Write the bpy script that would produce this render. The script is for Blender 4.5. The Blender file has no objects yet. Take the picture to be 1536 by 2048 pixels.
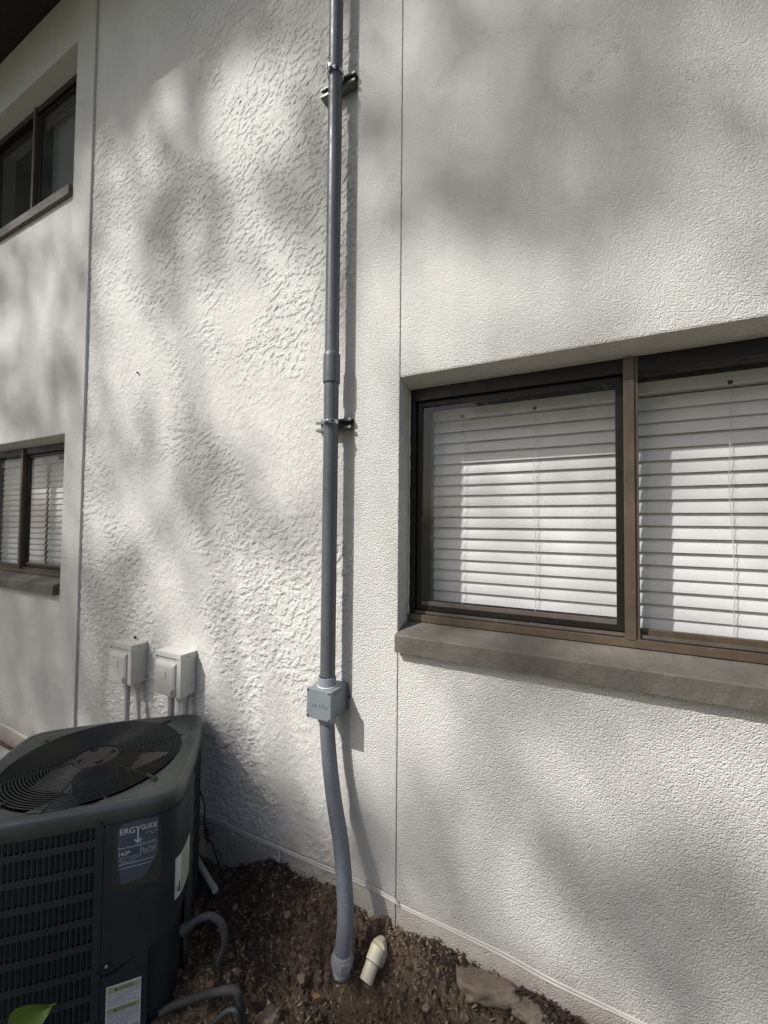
import bpy, bmesh, math, random
import numpy as np
from mathutils import Vector, Matrix
random.seed(7); rng = np.random.default_rng(11)
sc = bpy.context.scene
COL = sc.collection

# ------------------------------------------------------------------ camera
cam_d = bpy.data.cameras.new('camera'); cam = bpy.data.objects.new('camera', cam_d); COL.objects.link(cam)
YAW, PITCH, ROLL = math.radians(26.56), math.radians(1.74), math.radians(.525)
cam_d.sensor_fit = 'VERTICAL'; cam_d.sensor_height = 36; cam_d.sensor_width = 27
cam_d.lens = 36 * 815 / 2048
cam_d.clip_start = .02; cam_d.clip_end = 2000
fwd = Vector((-math.sin(YAW) * math.cos(PITCH), math.cos(YAW) * math.cos(PITCH), math.sin(PITCH)))
rgt = Vector((math.cos(YAW), math.sin(YAW), 0)); upv = rgt.cross(fwd)
r2 = rgt * math.cos(ROLL) + upv * math.sin(ROLL); u2 = upv * math.cos(ROLL) - rgt * math.sin(ROLL)
M = Matrix((r2, u2, -fwd)).transposed().to_4x4(); M.translation = (0, -1.45, 1.6)
cam.matrix_world = M
sc.camera = cam
sc.render.resolution_x, sc.render.resolution_y = 768, 1024

# ------------------------------------------------------------------ world, sun, exposure
SUN_TRAVEL = Vector((.71, 1.0, -1.26)).normalized()
TOSUN = -SUN_TRAVEL
elev = math.asin(TOSUN.z)
w = bpy.data.worlds.new('World'); sc.world = w; w.use_nodes = True
nt = w.node_tree; nt.nodes.clear()
sky = nt.nodes.new('ShaderNodeTexSky'); sky.sky_type = 'NISHITA'; sky.sun_disc = False
sky.sun_elevation = elev; sky.sun_rotation = math.atan2(TOSUN.x, TOSUN.y)
sky.air_density = 1.0; sky.dust_density = 3.0; sky.ozone_density = .8
bg = nt.nodes.new('ShaderNodeBackground'); bg.inputs[1].default_value = .135
wo = nt.nodes.new('ShaderNodeOutputWorld')
nt.links.new(sky.outputs[0], bg.inputs[0]); nt.links.new(bg.outputs[0], wo.inputs[0])
sd = bpy.data.lights.new('sun', 'SUN'); sd.energy = 4.9; sd.angle = math.radians(.6); sd.color = (1, .978, .94)
so = bpy.data.objects.new('sun', sd); COL.objects.link(so)
so.rotation_euler = SUN_TRAVEL.to_track_quat('-Z', 'Y').to_euler(); so.location = (-6, -9, 12)
sc.view_settings.view_transform = 'Standard'; sc.view_settings.look = 'None'
sc.view_settings.exposure = -.03; sc.view_settings.gamma = 1; sc.view_settings.use_curve_mapping = False
sc.render.engine = 'CYCLES'

# ------------------------------------------------------------------ material helpers
def mat(name, col, rough=.6, metal=0, spec=.5):
    m = bpy.data.materials.new(name); m.use_nodes = True
    b = m.node_tree.nodes['Principled BSDF']
    b.inputs['Base Color'].default_value = (*col, 1); b.inputs['Roughness'].default_value = rough
    b.inputs['Metallic'].default_value = metal; b.inputs['Specular IOR Level'].default_value = spec
    return m
def N(m, t, **kw):
    n = m.node_tree.nodes.new(t)
    for k, v in kw.items():
        if k in n.inputs: n.inputs[k].default_value = v
        else: setattr(n, k, v)
    return n
def L(m, a, b): m.node_tree.links.new(a, b)
def coord(m, scale=(1, 1, 1), rot=(0, 0, 0), kind='Object'):
    t = N(m, 'ShaderNodeTexCoord'); mp = N(m, 'ShaderNodeMapping')
    mp.inputs['Scale'].default_value = scale; mp.inputs['Rotation'].default_value = rot
    L(m, t.outputs[kind], mp.inputs[0]); return mp.outputs[0]
def noise(m, vec, scale, detail=4, rough=.55, dist=0):
    n = N(m, 'ShaderNodeTexNoise', Scale=scale, Detail=detail, Roughness=rough, Distortion=dist); L(m, vec, n.inputs['Vector']); return n.outputs[0]
def ramp(m, fac, stops):
    r = N(m, 'ShaderNodeValToRGB'); cr = r.color_ramp
    while len(cr.elements) < len(stops): cr.elements.new(.5)
    for e, (p, c) in zip(cr.elements, stops):
        e.position = p; e.color = (*c, 1) if len(c) == 3 else c
    L(m, fac, r.inputs[0]); return r.outputs[0]
def mixc(m, fac, a, b, mode='MIX'):
    n = N(m, 'ShaderNodeMix', data_type='RGBA', blend_type=mode)
    if isinstance(fac, (int, float)): n.inputs[0].default_value = fac
    else: L(m, fac, n.inputs[0])
    for i, v in ((6, a), (7, b)):
        if isinstance(v, tuple): n.inputs[i].default_value = (*v, 1)
        else: L(m, v, n.inputs[i])
    return n.outputs[2]
def math_(m, op, a, b=0.):
    n = N(m, 'ShaderNodeMath', operation=op)
    for i, v in ((0, a), (1, b)):
        if isinstance(v, (int, float)): n.inputs[i].default_value = v
        else: L(m, v, n.inputs[i])
    return n.outputs[0]
def bump(m, h, strength=.5, dist=.002, nrm=None):
    b = N(m, 'ShaderNodeBump', Strength=strength, Distance=dist); L(m, h, b.inputs['Height'])
    if nrm is not None: L(m, nrm, b.inputs['Normal'])
    return b.outputs[0]
def P_(m): return m.node_tree.nodes['Principled BSDF']
G = lambda v: (v, v, v)

def stucco(name, base, panel=False):
    m = mat(name, base, .85, spec=.3); v = coord(m)
    big = noise(m, v, 1.3, 5, .6); st = ramp(m, big, [(.3, G(.93)), (.7, G(1.04))])
    col = mixc(m, 1.0, base, st, 'MULTIPLY')
    fine = ramp(m, noise(m, v, 7, 6, .65), [(.25, G(.95)), (.6, G(1.02))])
    col = mixc(m, 1.0, col, fine, 'MULTIPLY')
    # pin holes and grime specks
    pin = ramp(m, noise(m, v, 150, 2, .5), [(.18, G(.62)), (.27, G(1))])
    col = mixc(m, .7, col, pin, 'MULTIPLY')
    # rust-brown water stains, sparse
    vs = coord(m, (3, 3, 1.6)); s1 = ramp(m, noise(m, vs, 1.7, 8, .7), [(.62, G(0)), (.8, G(.55))])
    col = mixc(m, s1, col, (base[0] * .78, base[1] * .7, base[2] * .56))
    vo = N(m, 'ShaderNodeTexVoronoi', feature='DISTANCE_TO_EDGE', Scale=1.3)
    wv = N(m, 'ShaderNodeVectorMath', operation='ADD'); nz = N(m, 'ShaderNodeTexNoise', Scale=6.0, Detail=6.0, Roughness=.7); L(m, v, nz.inputs['Vector'])
    sc_ = N(m, 'ShaderNodeVectorMath', operation='SCALE', Scale=.25); L(m, nz.outputs[1], sc_.inputs[0]); L(m, v, wv.inputs[0]); L(m, sc_.outputs[0], wv.inputs[1]); L(m, wv.outputs[0], vo.inputs['Vector'])
    ck = ramp(m, vo.outputs[0], [(.0, G(1)), (.0035, G(0))]); cm = ramp(m, noise(m, v, 1.1, 2), [(.52, G(0)), (.58, G(.55))])
    col = mixc(m, math_(m, 'MULTIPLY', ck, cm), col, (base[0] * .45, base[1] * .43, base[2] * .4))
    stv = ramp(m, noise(m, coord(m, (16, 16, 1.1)), 1, 5, .6), [(.3, G(.972)), (.6, G(1.005))]); col = mixc(m, 1.0, col, stv, 'MULTIPLY')
    ps = N(m, 'ShaderNodeNewGeometry')
    for (cx, cz, rr, amt) in ((-.347, .71, .05, .8), (-.14, .235, .035, .7), (-.72, .70, .035, .6), (.03, .33, .03, .6), (-.5, 1.0, .02, .8), (-.42, .20, .05, .6), (-.75, .45, .03, .5)):
        dv = N(m, 'ShaderNodeVectorMath', operation='SUBTRACT'); L(m, ps.outputs['Position'], dv.inputs[0]); dv.inputs[1].default_value = (cx, 0, cz)
        ln = N(m, 'ShaderNodeVectorMath', operation='LENGTH'); L(m, dv.outputs[0], ln.inputs[0])
        mr_ = N(m, 'ShaderNodeMapRange'); mr_.inputs[1].default_value = rr; mr_.inputs[2].default_value = rr * .2; L(m, ln.outputs[1], mr_.inputs[0])
        k_ = math_(m, 'MULTIPLY', mr_.outputs[0], ramp(m, noise(m, v, 70 + rr * 300, 6, .7), [(.5, G(0)), (.66, G(amt))])); col = mixc(m, k_, col, (.27, .21, .13))
    # splash-back dirt close to the ground
    geo = N(m, 'ShaderNodeNewGeometry'); sx = N(m, 'ShaderNodeSeparateXYZ'); L(m, geo.outputs['Position'], sx.inputs[0])
    zz = math_(m, 'ADD', sx.outputs[2], math_(m, 'MULTIPLY', noise(m, v, 9, 5), -.16))
    mr = N(m, 'ShaderNodeMapRange'); mr.inputs[1].default_value = .16; mr.inputs[2].default_value = -.02
    mr.inputs[3].default_value = 0; mr.inputs[4].default_value = .8; L(m, zz, mr.inputs[0])
    col = mixc(m, mr.outputs[0], col, (.30, .25, .19))
    L(m, col, P_(m).inputs['Base Color'])
    if panel:
        vr = coord(m, (1, 1, .62), (0, .6, 0))
        a = ramp(m, noise(m, vr, 50, 2, .5, 1.0), [(.49, G(0)), (.52, G(1))])
        b = ramp(m, noise(m, v, 95, 1.5, .5, .6), [(.52, G(0)), (.56, G(1))])
        msk = ramp(m, noise(m, v, 3.2, 3, .5), [(.36, G(.12)), (.6, G(1))])
        h = math_(m, 'MULTIPLY', math_(m, 'ADD', math_(m, 'MULTIPLY', a, .8), math_(m, 'MULTIPLY', b, .35)), msk)
        h = math_(m, 'ADD', h, math_(m, 'MULTIPLY', noise(m, v, 200, 2), .12))
        L(m, bump(m, h, .8, .0026), P_(m).inputs['Normal'])
    else:
        vr_ = N(m, 'ShaderNodeTexVoronoi', feature='SMOOTH_F1', Scale=205.0, Smoothness=.25, Randomness=1.0); nz2 = N(m, 'ShaderNodeTexNoise', Scale=60.0, Detail=3.0); L(m, v, nz2.inputs['Vector'])
        sc2 = N(m, 'ShaderNodeVectorMath', operation='SCALE', Scale=.012); L(m, nz2.outputs[1], sc2.inputs[0]); ad2 = N(m, 'ShaderNodeVectorMath', operation='ADD'); L(m, v, ad2.inputs[0]); L(m, sc2.outputs[0], ad2.inputs[1]); L(m, ad2.outputs[0], vr_.inputs['Vector'])
        b = noise(m, v, 75, 3, .55)
        a2 = math_(m, 'SUBTRACT', 1.0, vr_.outputs[0])
        msk = ramp(m, noise(m, v, 1.1, 3, .5), [(.3, G(.55)), (.7, G(1))])
        h = math_(m, 'MULTIPLY', math_(m, 'ADD', math_(m, 'MULTIPLY', a2, 1.0), math_(m, 'MULTIPLY', b, .55)), msk)
        L(m, bump(m, h, 1.0, .0040), P_(m).inputs['Normal'])
    return m
STUC = (.635, .624, .592)
M_panel = stucco('trowelled stucco', STUC, True)
M_stucco = stucco('sand stucco', STUC)
def painted(name, col, rough=.5, var=.12, bscale=60, bstr=.15, scuff=None):
    m = mat(name, col, rough); v = coord(m)
    r = ramp(m, noise(m, v, 9, 6, .65), [(.25, G(1 - var)), (.75, G(1 + var))])
    c = mixc(m, 1.0, col, r, 'MULTIPLY')
    if scuff:
        s = ramp(m, noise(m, v, 26, 8, .75), [(.6, G(0)), (.72, G(.8))]); c = mixc(m, s, c, scuff)
    L(m, c, P_(m).inputs['Base Color'])
    rr = ramp(m, noise(m, v, 30, 5), [(.3, G(max(.05, rough - .1))), (.7, G(min(1, rough + .12)))])
    L(m, rr, P_(m).inputs['Roughness'])
    L(m, bump(m, noise(m, v, bscale, 4), bstr, .001), P_(m).inputs['Normal'])
    return m
M_sill = painted('brown painted sill', (.122, .110, .092), .75, .34, 70, 1.0, (.26, .245, .22)); M_sill.node_tree.nodes['Bump'].inputs['Distance'].default_value = .003
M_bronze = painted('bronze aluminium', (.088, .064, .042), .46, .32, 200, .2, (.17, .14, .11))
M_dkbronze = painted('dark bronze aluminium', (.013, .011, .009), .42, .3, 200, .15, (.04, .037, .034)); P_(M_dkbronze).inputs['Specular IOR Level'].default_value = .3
M_track = painted('oxidised track', (.10, .082, .068), .55, .3, 150, .3, (.24, .22, .2))
M_soffit = painted('dark soffit', (.018, .017, .016), .9)
M_boxpaint = painted('box paint', (.54, .53, .495), .45, .07, 150, .25)
M_cream = painted('aged pvc', (.62, .57, .44), .5, .22, 60, .3, (.30, .24, .15))
M_pvcgrey = painted('grey pvc', (.092, .100, .110), .42, .13, 80, .08, (.10, .105, .11))
M_boxgrey = painted('box grey plastic', (.20, .225, .245), .45, .08, 160, .15)
M_flex = painted('flexible conduit grey', (.15, .168, .188), .42, .1, 60, .1)
M_fit = painted('fitting grey', (.27, .29, .30), .4, .15, 90, .25)
M_galv = mat('galvanised steel', (.5, .51, .52), .32, 1.0)
M_strut = painted('green-grey strut', (.17, .18, .16), .5, .2, 60, .2); P_(M_strut).inputs['Metallic'].default_value = .7
M_blue = mat('blue primer', (.01, .02, .07), .4)
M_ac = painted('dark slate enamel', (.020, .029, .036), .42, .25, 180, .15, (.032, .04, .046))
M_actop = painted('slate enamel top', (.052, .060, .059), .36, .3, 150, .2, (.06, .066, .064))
M_black = mat('black void', (.004, .004, .005), .9)
M_wire = mat('black coated wire', (.014, .014, .014), .42, spec=.45)
M_blade = painted('grey fan blade', (.17, .17, .167), .5, .2)
M_rub = painted('black insulation', (.03, .032, .032), .75, .3, 50, .6, (.07, .07, .066))
M_gflex = painted('faded grey conduit', (.045, .047, .048), .6, .2, 50, .4, (.16, .16, .155))
M_slat = mat('slat white', (.80, .795, .785), .45)
M_cord = mat('cord', (.62, .62, .6), .8)
M_white = painted('white plastic', (.68, .67, .63), .5, .1)
M_conc = painted('concrete', (.36, .35, .32), .9, .18, 90, .8)
M_bounce = painted('grey bounce path', (.22, .22, .21), .9, .25, 90, .8)
M_void = mat('room dark', (.05, .05, .05), .9)
M_curtain = mat('grey shade cloth', (.22, .24, .24), .9)
M_ink = mat('white print', (.50, .53, .56), .7)
M_blackink = mat('black print', (.012, .012, .014), .7)
M_blueguide = painted('worn blue-grey sticker', (.060, .080, .108), .6, .2, 200, .2, (.10, .12, .14))
M_glue = painted('glue residue', (.034, .033, .030), .85, .4, 260, .8, (.075, .065, .05))
M_label = painted('label paper', (.56, .58, .60), .7, .05)
M_yel = painted('yellowed band', (.38, .37, .20), .7, .15)
M_greyink = mat('grey small print', (.16, .17, .21), .8)
M_labelgrey = painted('faded label', (.42, .43, .36), .6, .15)
def glassmat():
    m = bpy.data.materials.new('window glass'); m.use_nodes = True; n = m.node_tree; n.nodes.clear()
    o = N(m, 'ShaderNodeOutputMaterial'); tr = N(m, 'ShaderNodeBsdfTransparent'); tr.inputs[0].default_value = (.95, .95, .95, 1)
    gl = N(m, 'ShaderNodeBsdfGlossy', Roughness=.0); di = N(m, 'ShaderNodeBsdfDiffuse'); di.inputs[0].default_value = (.5, .5, .48, 1)
    fr = N(m, 'ShaderNodeFresnel', IOR=1.5); mx = N(m, 'ShaderNodeMixShader'); mx2 = N(m, 'ShaderNodeMixShader')
    v = coord(m); d = ramp(m, noise(m, v, 6, 8, .7), [(.35, G(.015)), (.8, G(.07))])
    ge = N(m, 'ShaderNodeNewGeometry'); ff = math_(m, 'MULTIPLY', fr.outputs[0], math_(m, 'SUBTRACT', 1.0, ge.outputs['Backfacing'])); L(m, ff, mx.inputs[0]); L(m, tr.outputs[0], mx.inputs[1]); L(m, gl.outputs[0], mx.inputs[2])
    L(m, d, mx2.inputs[0]); L(m, mx.outputs[0], mx2.inputs[1]); L(m, di.outputs[0], mx2.inputs[2])
    L(m, mx2.outputs[0], o.inputs[0]); return m
M_glass = glassmat()
def soilmat():
    m = mat('brown soil', (.1, .07, .045), .95, spec=.2); v = coord(m)
    c = ramp(m, noise(m, v, 6, 9, .7), [(.25, (.05, .034, .023)), (.45, (.105, .076, .053)), (.62, (.16, .12, .086)), (.8, (.21, .168, .127))])
    d = ramp(m, noise(m, v, 70, 6, .7), [(.3, G(.5)), (.62, G(1.25))])
    c = mixc(m, 1.0, c, d, 'MULTIPLY'); L(m, c, P_(m).inputs['Base Color'])
    # lawn beyond the planting bed
    geo = N(m, 'ShaderNodeNewGeometry'); sx = N(m, 'ShaderNodeSeparateXYZ'); L(m, geo.outputs['Position'], sx.inputs[0])
    mr = N(m, 'ShaderNodeMapRange'); mr.inputs[1].default_value = -1.9; mr.inputs[2].default_value = -2.4; L(m, sx.outputs[1], mr.inputs[0])
    gcol = ramp(m, noise(m, v, 3, 8, .7), [(.3, (.10, .11, .055)), (.7, (.20, .20, .12))])
    c2 = mixc(m, mr.outputs[0], c, gcol); L(m, c2, P_(m).inputs['Base Color'])
    h = math_(m, 'ADD', noise(m, v, 45, 8, .7), math_(m, 'MULTIPLY', noise(m, v, 160, 4, .6), .4))
    L(m, bump(m, h, 1.0, .012), P_(m).inputs['Normal']); return m
M_soil = soilmat()
def rockmat(name, c0, c1):
    m = mat(name, c0, .9); v = coord(m)
    c = ramp(m, noise(m, v, 22, 8, .7), [(.3, c0), (.7, c1)]); L(m, c, P_(m).inputs['Base Color'])
    L(m, bump(m, noise(m, v, 70, 6, .7), .9, .004), P_(m).inputs['Normal']); return m
M_rock = rockmat('brown rock', (.11, .08, .055), (.22, .175, .13))
M_slab = rockmat('tan slab rock', (.10, .076, .055), (.24, .195, .15))
M_clod = rockmat('soil clod', (.05, .032, .02), (.15, .105, .07))
M_bark = rockmat('dark mulch', (.018, .012, .009), (.06, .04, .028))
M_dry = rockmat('dry leaf', (.17, .12, .075), (.30, .24, .17))
M_orange = rockmat('orange dry leaf', (.17, .085, .03), (.28, .16, .07))
M_root = rockmat('root bark', (.025, .016, .012), (.07, .045, .033))
M_brownwire = mat('brown wire', (.075, .032, .022), .5)
M_copper = mat('pale wire', (.34, .26, .2), .5)
M_trunk = rockmat('tree bark', (.08, .065, .05), (.16, .13, .10))
def leafmat(name, a, b, tl=.3):
    m = bpy.data.materials.new(name); m.use_nodes = True; n = m.node_tree; n.nodes.clear()
    o = N(m, 'ShaderNodeOutputMaterial'); d = N(m, 'ShaderNodeBsdfPrincipled', Roughness=.5); t = N(m, 'ShaderNodeBsdfTranslucent'); x = N(m, 'ShaderNodeMixShader'); x.inputs[0].default_value = tl
    c = ramp(m, noise(m, coord(m), 2.5, 4), [(.3, a), (.7, b)])
    L(m, c, d.inputs['Base Color']); L(m, c, t.inputs[0]); L(m, d.outputs[0], x.inputs[1]); L(m, t.outputs[0], x.inputs[2]); L(m, x.outputs[0], o.inputs[0]); return m
M_leaf = leafmat('tree leaf', (.045, .065, .02), (.08, .11, .035))
M_green = leafmat('green leaf', (.06, .11, .012), (.09, .15, .02), .15)

# ------------------------------------------------------------------ geometry helpers
def tag(o, label=None, cat=None, group=None, kind=None):
    if label: o['label'] = label
    if cat: o['category'] = cat
    if group: o['group'] = group
    if kind: o['kind'] = kind
    return o
def thing(name, label, cat, loc=(0, 0, 0), rz=0, group=None):
    o = bpy.data.objects.new(name, None); o.empty_display_size = .05; COL.objects.link(o)
    o.location = loc; o.rotation_euler = (0, 0, rz); return tag(o, label, cat, group)
class MB:
    def __init__(s): s.v = []; s.f = []; s.sm = []; s.mi = []; s.mats = []; s.cur = 0
    def use(s, m):
        if m not in s.mats: s.mats.append(m)
        s.cur = s.mats.index(m); return s
    def face(s, idx, smooth=False): s.f.append(tuple(idx)); s.sm.append(smooth); s.mi.append(s.cur)
    def add(s, vs, fs, smooth=False):
        b = len(s.v); s.v += [tuple(p) for p in vs]
        for f in fs: s.face([b + i for i in f], smooth)
    def box(s, a, b):
        (x0, y0, z0), (x1, y1, z1) = a, b
        if x0 > x1: x0, x1 = x1, x0
        if y0 > y1: y0, y1 = y1, y0
        if z0 > z1: z0, z1 = z1, z0
        s.add([(x0, y0, z0), (x1, y0, z0), (x1, y1, z0), (x0, y1, z0), (x0, y0, z1), (x1, y0, z1), (x1, y1, z1), (x0, y1, z1)],
              [(0, 3, 2, 1), (4, 5, 6, 7), (0, 1, 5, 4), (1, 2, 6, 5), (2, 3, 7, 6), (3, 0, 4, 7)]); return s
    def prism(s, prof, x0, x1, axis='X'):   # prof: list of (a,b) closed polygon; extruded along axis
        n = len(prof)
        def mk(t, p): return (t, p[0], p[1]) if axis == 'X' else ((p[0], t, p[1]) if axis == 'Y' else (p[0], p[1], t))
        vs = [mk(x0, p) for p in prof] + [mk(x1, p) for p in prof]
        fs = [(i, (i + 1) % n, n + (i + 1) % n, n + i) for i in range(n)] + [tuple(range(n))[::-1], tuple(range(n, 2 * n))]
        s.add(vs, fs); return s
    def tube(s, pts, rad, n=16, cap=True, smooth=True, closed=False):
        pts = [Vector(p) for p in pts]; m = len(pts)
        rads = rad if hasattr(rad, '__len__') else [rad] * m
        up = Vector((0, 0, 1)); b0 = len(s.v); prev = None
        for i, p in enumerate(pts):
            if closed: t = (pts[(i + 1) % m] - pts[i - 1])
            else: t = pts[min(i + 1, m - 1)] - pts[max(i - 1, 0)]
            t.normalize()
            if prev is None:
                a = t.orthogonal().normalized() if abs(t.z) > .9 else t.cross(up).normalized()
            else: a = (prev - t * prev.dot(t)).normalized()
            prev = a; b = t.cross(a)
            for k in range(n):
                q = 2 * math.pi * k / n; s.v.append(tuple(p + (a * math.cos(q) + b * math.sin(q)) * rads[i]))
        for i in range(m if closed else m - 1):
            j = (i + 1) % m
            for k in range(n):
                k2 = (k + 1) % n; s.face((b0 + i * n + k, b0 + i * n + k2, b0 + j * n + k2, b0 + j * n + k), smooth)
        if cap and not closed:
            s.face([b0 + k for k in range(n)][::-1]); s.face([b0 + (m - 1) * n + k for k in range(n)])
        return s
    def lathe(s, c, prof, n=24, smooth=True, rotoff=0, axis=Vector((0, 0, 1))):   # prof (r, h) along axis
        axis = Vector(axis).normalized(); a = axis.orthogonal().normalized(); b = axis.cross(a); b0 = len(s.v); c = Vector(c)
        for r, h in prof:
            for k in range(n):
                q = rotoff + 2 * math.pi * k / n; s.v.append(tuple(c + axis * h + (a * math.cos(q) + b * math.sin(q)) * r))
        for i in range(len(prof) - 1):
            for k in range(n):
                k2 = (k + 1) % n; s.face((b0 + i * n + k, b0 + i * n + k2, b0 + (i + 1) * n + k2, b0 + (i + 1) * n + k), smooth)
        s.face([b0 + k for k in range(n)][::-1]); s.face([b0 + (len(prof) - 1) * n + k for k in range(n)])
        return s
    def build(s, name, m, parent=None, bevel=0, loc=None, fix=True):
        me = bpy.data.meshes.new(name); me.from_pydata(s.v, [], s.f)
        if s.mats:
            for x in s.mats: me.materials.append(x)
            me.polygons.foreach_set('material_index', s.mi)
        else: me.materials.append(m)
        me.polygons.foreach_set('use_smooth', s.sm)
        if bevel or fix:
            bm = bmesh.new(); bm.from_mesh(me)
            if fix: bmesh.ops.recalc_face_normals(bm, faces=bm.faces)
            if bevel:
                es = [e for e in bm.edges if len(e.link_faces) == 2 and e.calc_face_angle(0) > .6]
                bmesh.ops.bevel(bm, geom=es, offset=bevel, segments=2, affect='EDGES', profile=.6, clamp_overlap=True)
            bm.to_mesh(me); bm.free()
        me.update()
        if any(s.sm): me.set_sharp_from_angle(angle=math.radians(38))
        o = bpy.data.objects.new(name, me); COL.objects.link(o)
        if parent: o.parent = parent
        if loc: o.location = loc
        return o
def npmesh(name, verts, quads, m, parent=None, smooth=True, tri=False):
    me = bpy.data.meshes.new(name); k = 3 if tri else 4
    me.vertices.add(len(verts)); me.vertices.foreach_set('co', np.asarray(verts, np.float32).ravel())
    nf = len(quads); me.loops.add(nf * k); me.loops.foreach_set('vertex_index', np.asarray(quads, np.int32).ravel())
    me.polygons.add(nf); me.polygons.foreach_set('loop_start', np.arange(0, nf * k, k, dtype=np.int32))
    me.polygons.foreach_set('use_smooth', np.full(nf, smooth)); me.update(); me.validate()
    me.materials.append(m); o = bpy.data.objects.new(name, me); COL.objects.link(o)
    if parent: o.parent = parent
    return o
def copy_tree(o, parent=None):
    c = o.copy(); COL.objects.link(c); c.parent = parent
    for ch in [x for x in bpy.data.objects if x.parent == o]: copy_tree(ch, c)
    return c
_T = rng.random((256, 256)).astype(np.float32)
def vnoise(x, y):
    xi = np.floor(x).astype(int); yi = np.floor(y).astype(int); fx = x - xi; fy = y - yi
    fx = fx * fx * (3 - 2 * fx); fy = fy * fy * (3 - 2 * fy)
    a = _T[xi % 256, yi % 256]; b = _T[(xi + 1) % 256, yi % 256]; c = _T[xi % 256, (yi + 1) % 256]; d = _T[(xi + 1) % 256, (yi + 1) % 256]
    return (a * (1 - fx) + b * fx) * (1 - fy) + (c * (1 - fx) + d * fx) * fy
def fbm(x, y, o=4, g=.5):
    s = 0; a = 1; t = 0
    for i in range(o): s = s + a * vnoise(x + i * 17.3, y + i * 31.7); t += a; a *= g; x = x * 2.03; y = y * 2.03
    return s / t
def sstep(a, b, x): t = np.clip((x - a) / (b - a), 0, 1); return t * t * (3 - 2 * t)
def gridmesh(name, X, Y, F, m, parent=None):
    nx, ny = len(X), len(Y); gx, gy = np.meshgrid(X, Y); v = F(gx, gy).reshape(-1, 3)
    i = np.arange(nx - 1); j = np.arange(ny - 1); ii, jj = np.meshgrid(i, j); a = (jj * nx + ii).ravel()
    return npmesh(name, v, np.stack([a, a + 1, a + nx + 1, a + nx], 1), m, parent)
def smooth_path(pts, n=10):
    P = [Vector(p) for p in pts]; P = [P[0] * 2 - P[1]] + P + [P[-1] * 2 - P[-2]]; out = []
    for i in range(1, len(P) - 2):
        for k in range(n):
            t = k / n; out.append(.5 * ((2 * P[i]) + (P[i + 1] - P[i - 1]) * t + (2 * P[i - 1] - 5 * P[i] + 4 * P[i + 1] - P[i + 2]) * t * t + (3 * P[i] - P[i - 1] - 3 * P[i + 1] + P[i + 2]) * t ** 3))
    out.append(P[-2]); return out
def text_mesh(name, body, size, m, parent, matrix, extrude=.0002, bold=0, sx=1):
    cu = bpy.data.curves.new(name, 'FONT'); cu.body = body; cu.size = size; cu.extrude = extrude; cu.offset = bold
    cu.align_x = 'LEFT'; o = bpy.data.objects.new(name, cu); COL.objects.link(o)
    dg = bpy.context.evaluated_depsgraph_get(); me = bpy.data.meshes.new_from_object(o.evaluated_get(dg))
    bpy.data.objects.remove(o); me.materials.clear(); me.materials.append(m)
    o = bpy.data.objects.new(name, me); COL.objects.link(o)
    if parent: o.parent = parent
    o.matrix_local = matrix @ Matrix.Diagonal((sx, 1, 1, 1)); return o

# ------------------------------------------------------------------ ground
HW = np.array([(-60, 0), (-5, .02), (-3.6, .02), (-1.9, -.05), (-1.6, -.06), (-1.44, -.02), (-1.3, .055), (-1.2, .088), (-1.0, .098), (-.84, .092), (-.6, .085), (-.48, .09), (-.35, .082), (-.27, .07), (-.04, .075), (1, .09), (60, .09)])
HB = np.array([(-60, -.1), (-3, -.1), (-1.5, -.11), (-1.2, -.1), (-.8, -.11), (-.55, -.08), (-.4, -.01), (-.2, .03), (0, .03), (60, 0)])
def ground_h(x, y):
    hw = np.interp(x, HW[:, 0], HW[:, 1]); hb = np.interp(x, HB[:, 0], HB[:, 1])
    d = np.maximum(0, -y + (fbm(x * 9, y * 9) - .5) * .06)
    k = np.exp(-(d / .125) ** 2)
    h = hb + (hw - hb) * k - .085 * np.exp(-((x + .785) / .085) ** 2 - ((y + .20) / .075) ** 2) + .07 * np.exp(-((x + 1.22) / .10) ** 2 - ((y + .33) / .10) ** 2)
    near = np.exp(-((np.abs(x + .8) / 3) ** 4)) * (y > -2.2)
    h = h + near * ((fbm(x * 8, y * 8, 4) - .5) * .065 + (fbm(x * 38, y * 38, 4, .6) - .5) * .042)
    crumb = sstep(.52, .60, fbm(x * 75, y * 75, 2)) * .009
    return h + near * crumb
def axis_pts(segs):
    out = []
    for a, b, st in segs: out += list(np.arange(a, b, st))
    out.append(segs[-1][1]); return np.array(out)
GX = axis_pts([(-90, -6, 4), (-6, -2.0, .08), (-2.0, -1.6, .02), (-1.6, .25, .0045), (.25, 1.5, .03), (1.5, 6, .3), (6, 90, 4)])
GY = axis_pts([(-120, -6, 4), (-6, -1.2, .12), (-1.2, -.45, .02), (-.45, .06, .0045)])
g = gridmesh('ground', GX, GY, lambda x, y: np.stack([x, y, ground_h(x, y)], -1), M_soil); tag(g, kind='structure')
def gh(x, y): return float(ground_h(np.array([x]), np.array([y]))[0])
def flatb(name, x0, x1, y0, y1, z0, z1, m, label=None):
    b = MB().box((x0, y0, z0), (x1, y1, z1)); o = b.build(name, m, None, .008); tag(o, kind='structure'); return o
flatb('bounce_path', -60, 60, -5.6, -2.3, -.16, -.02, M_bounce)  # unseen strip added to bounce sunlight back at the wall
flatb('concrete_kerb', -6.5, -3.42, -.62, -.05, -.1, .035, M_conc)

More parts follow.
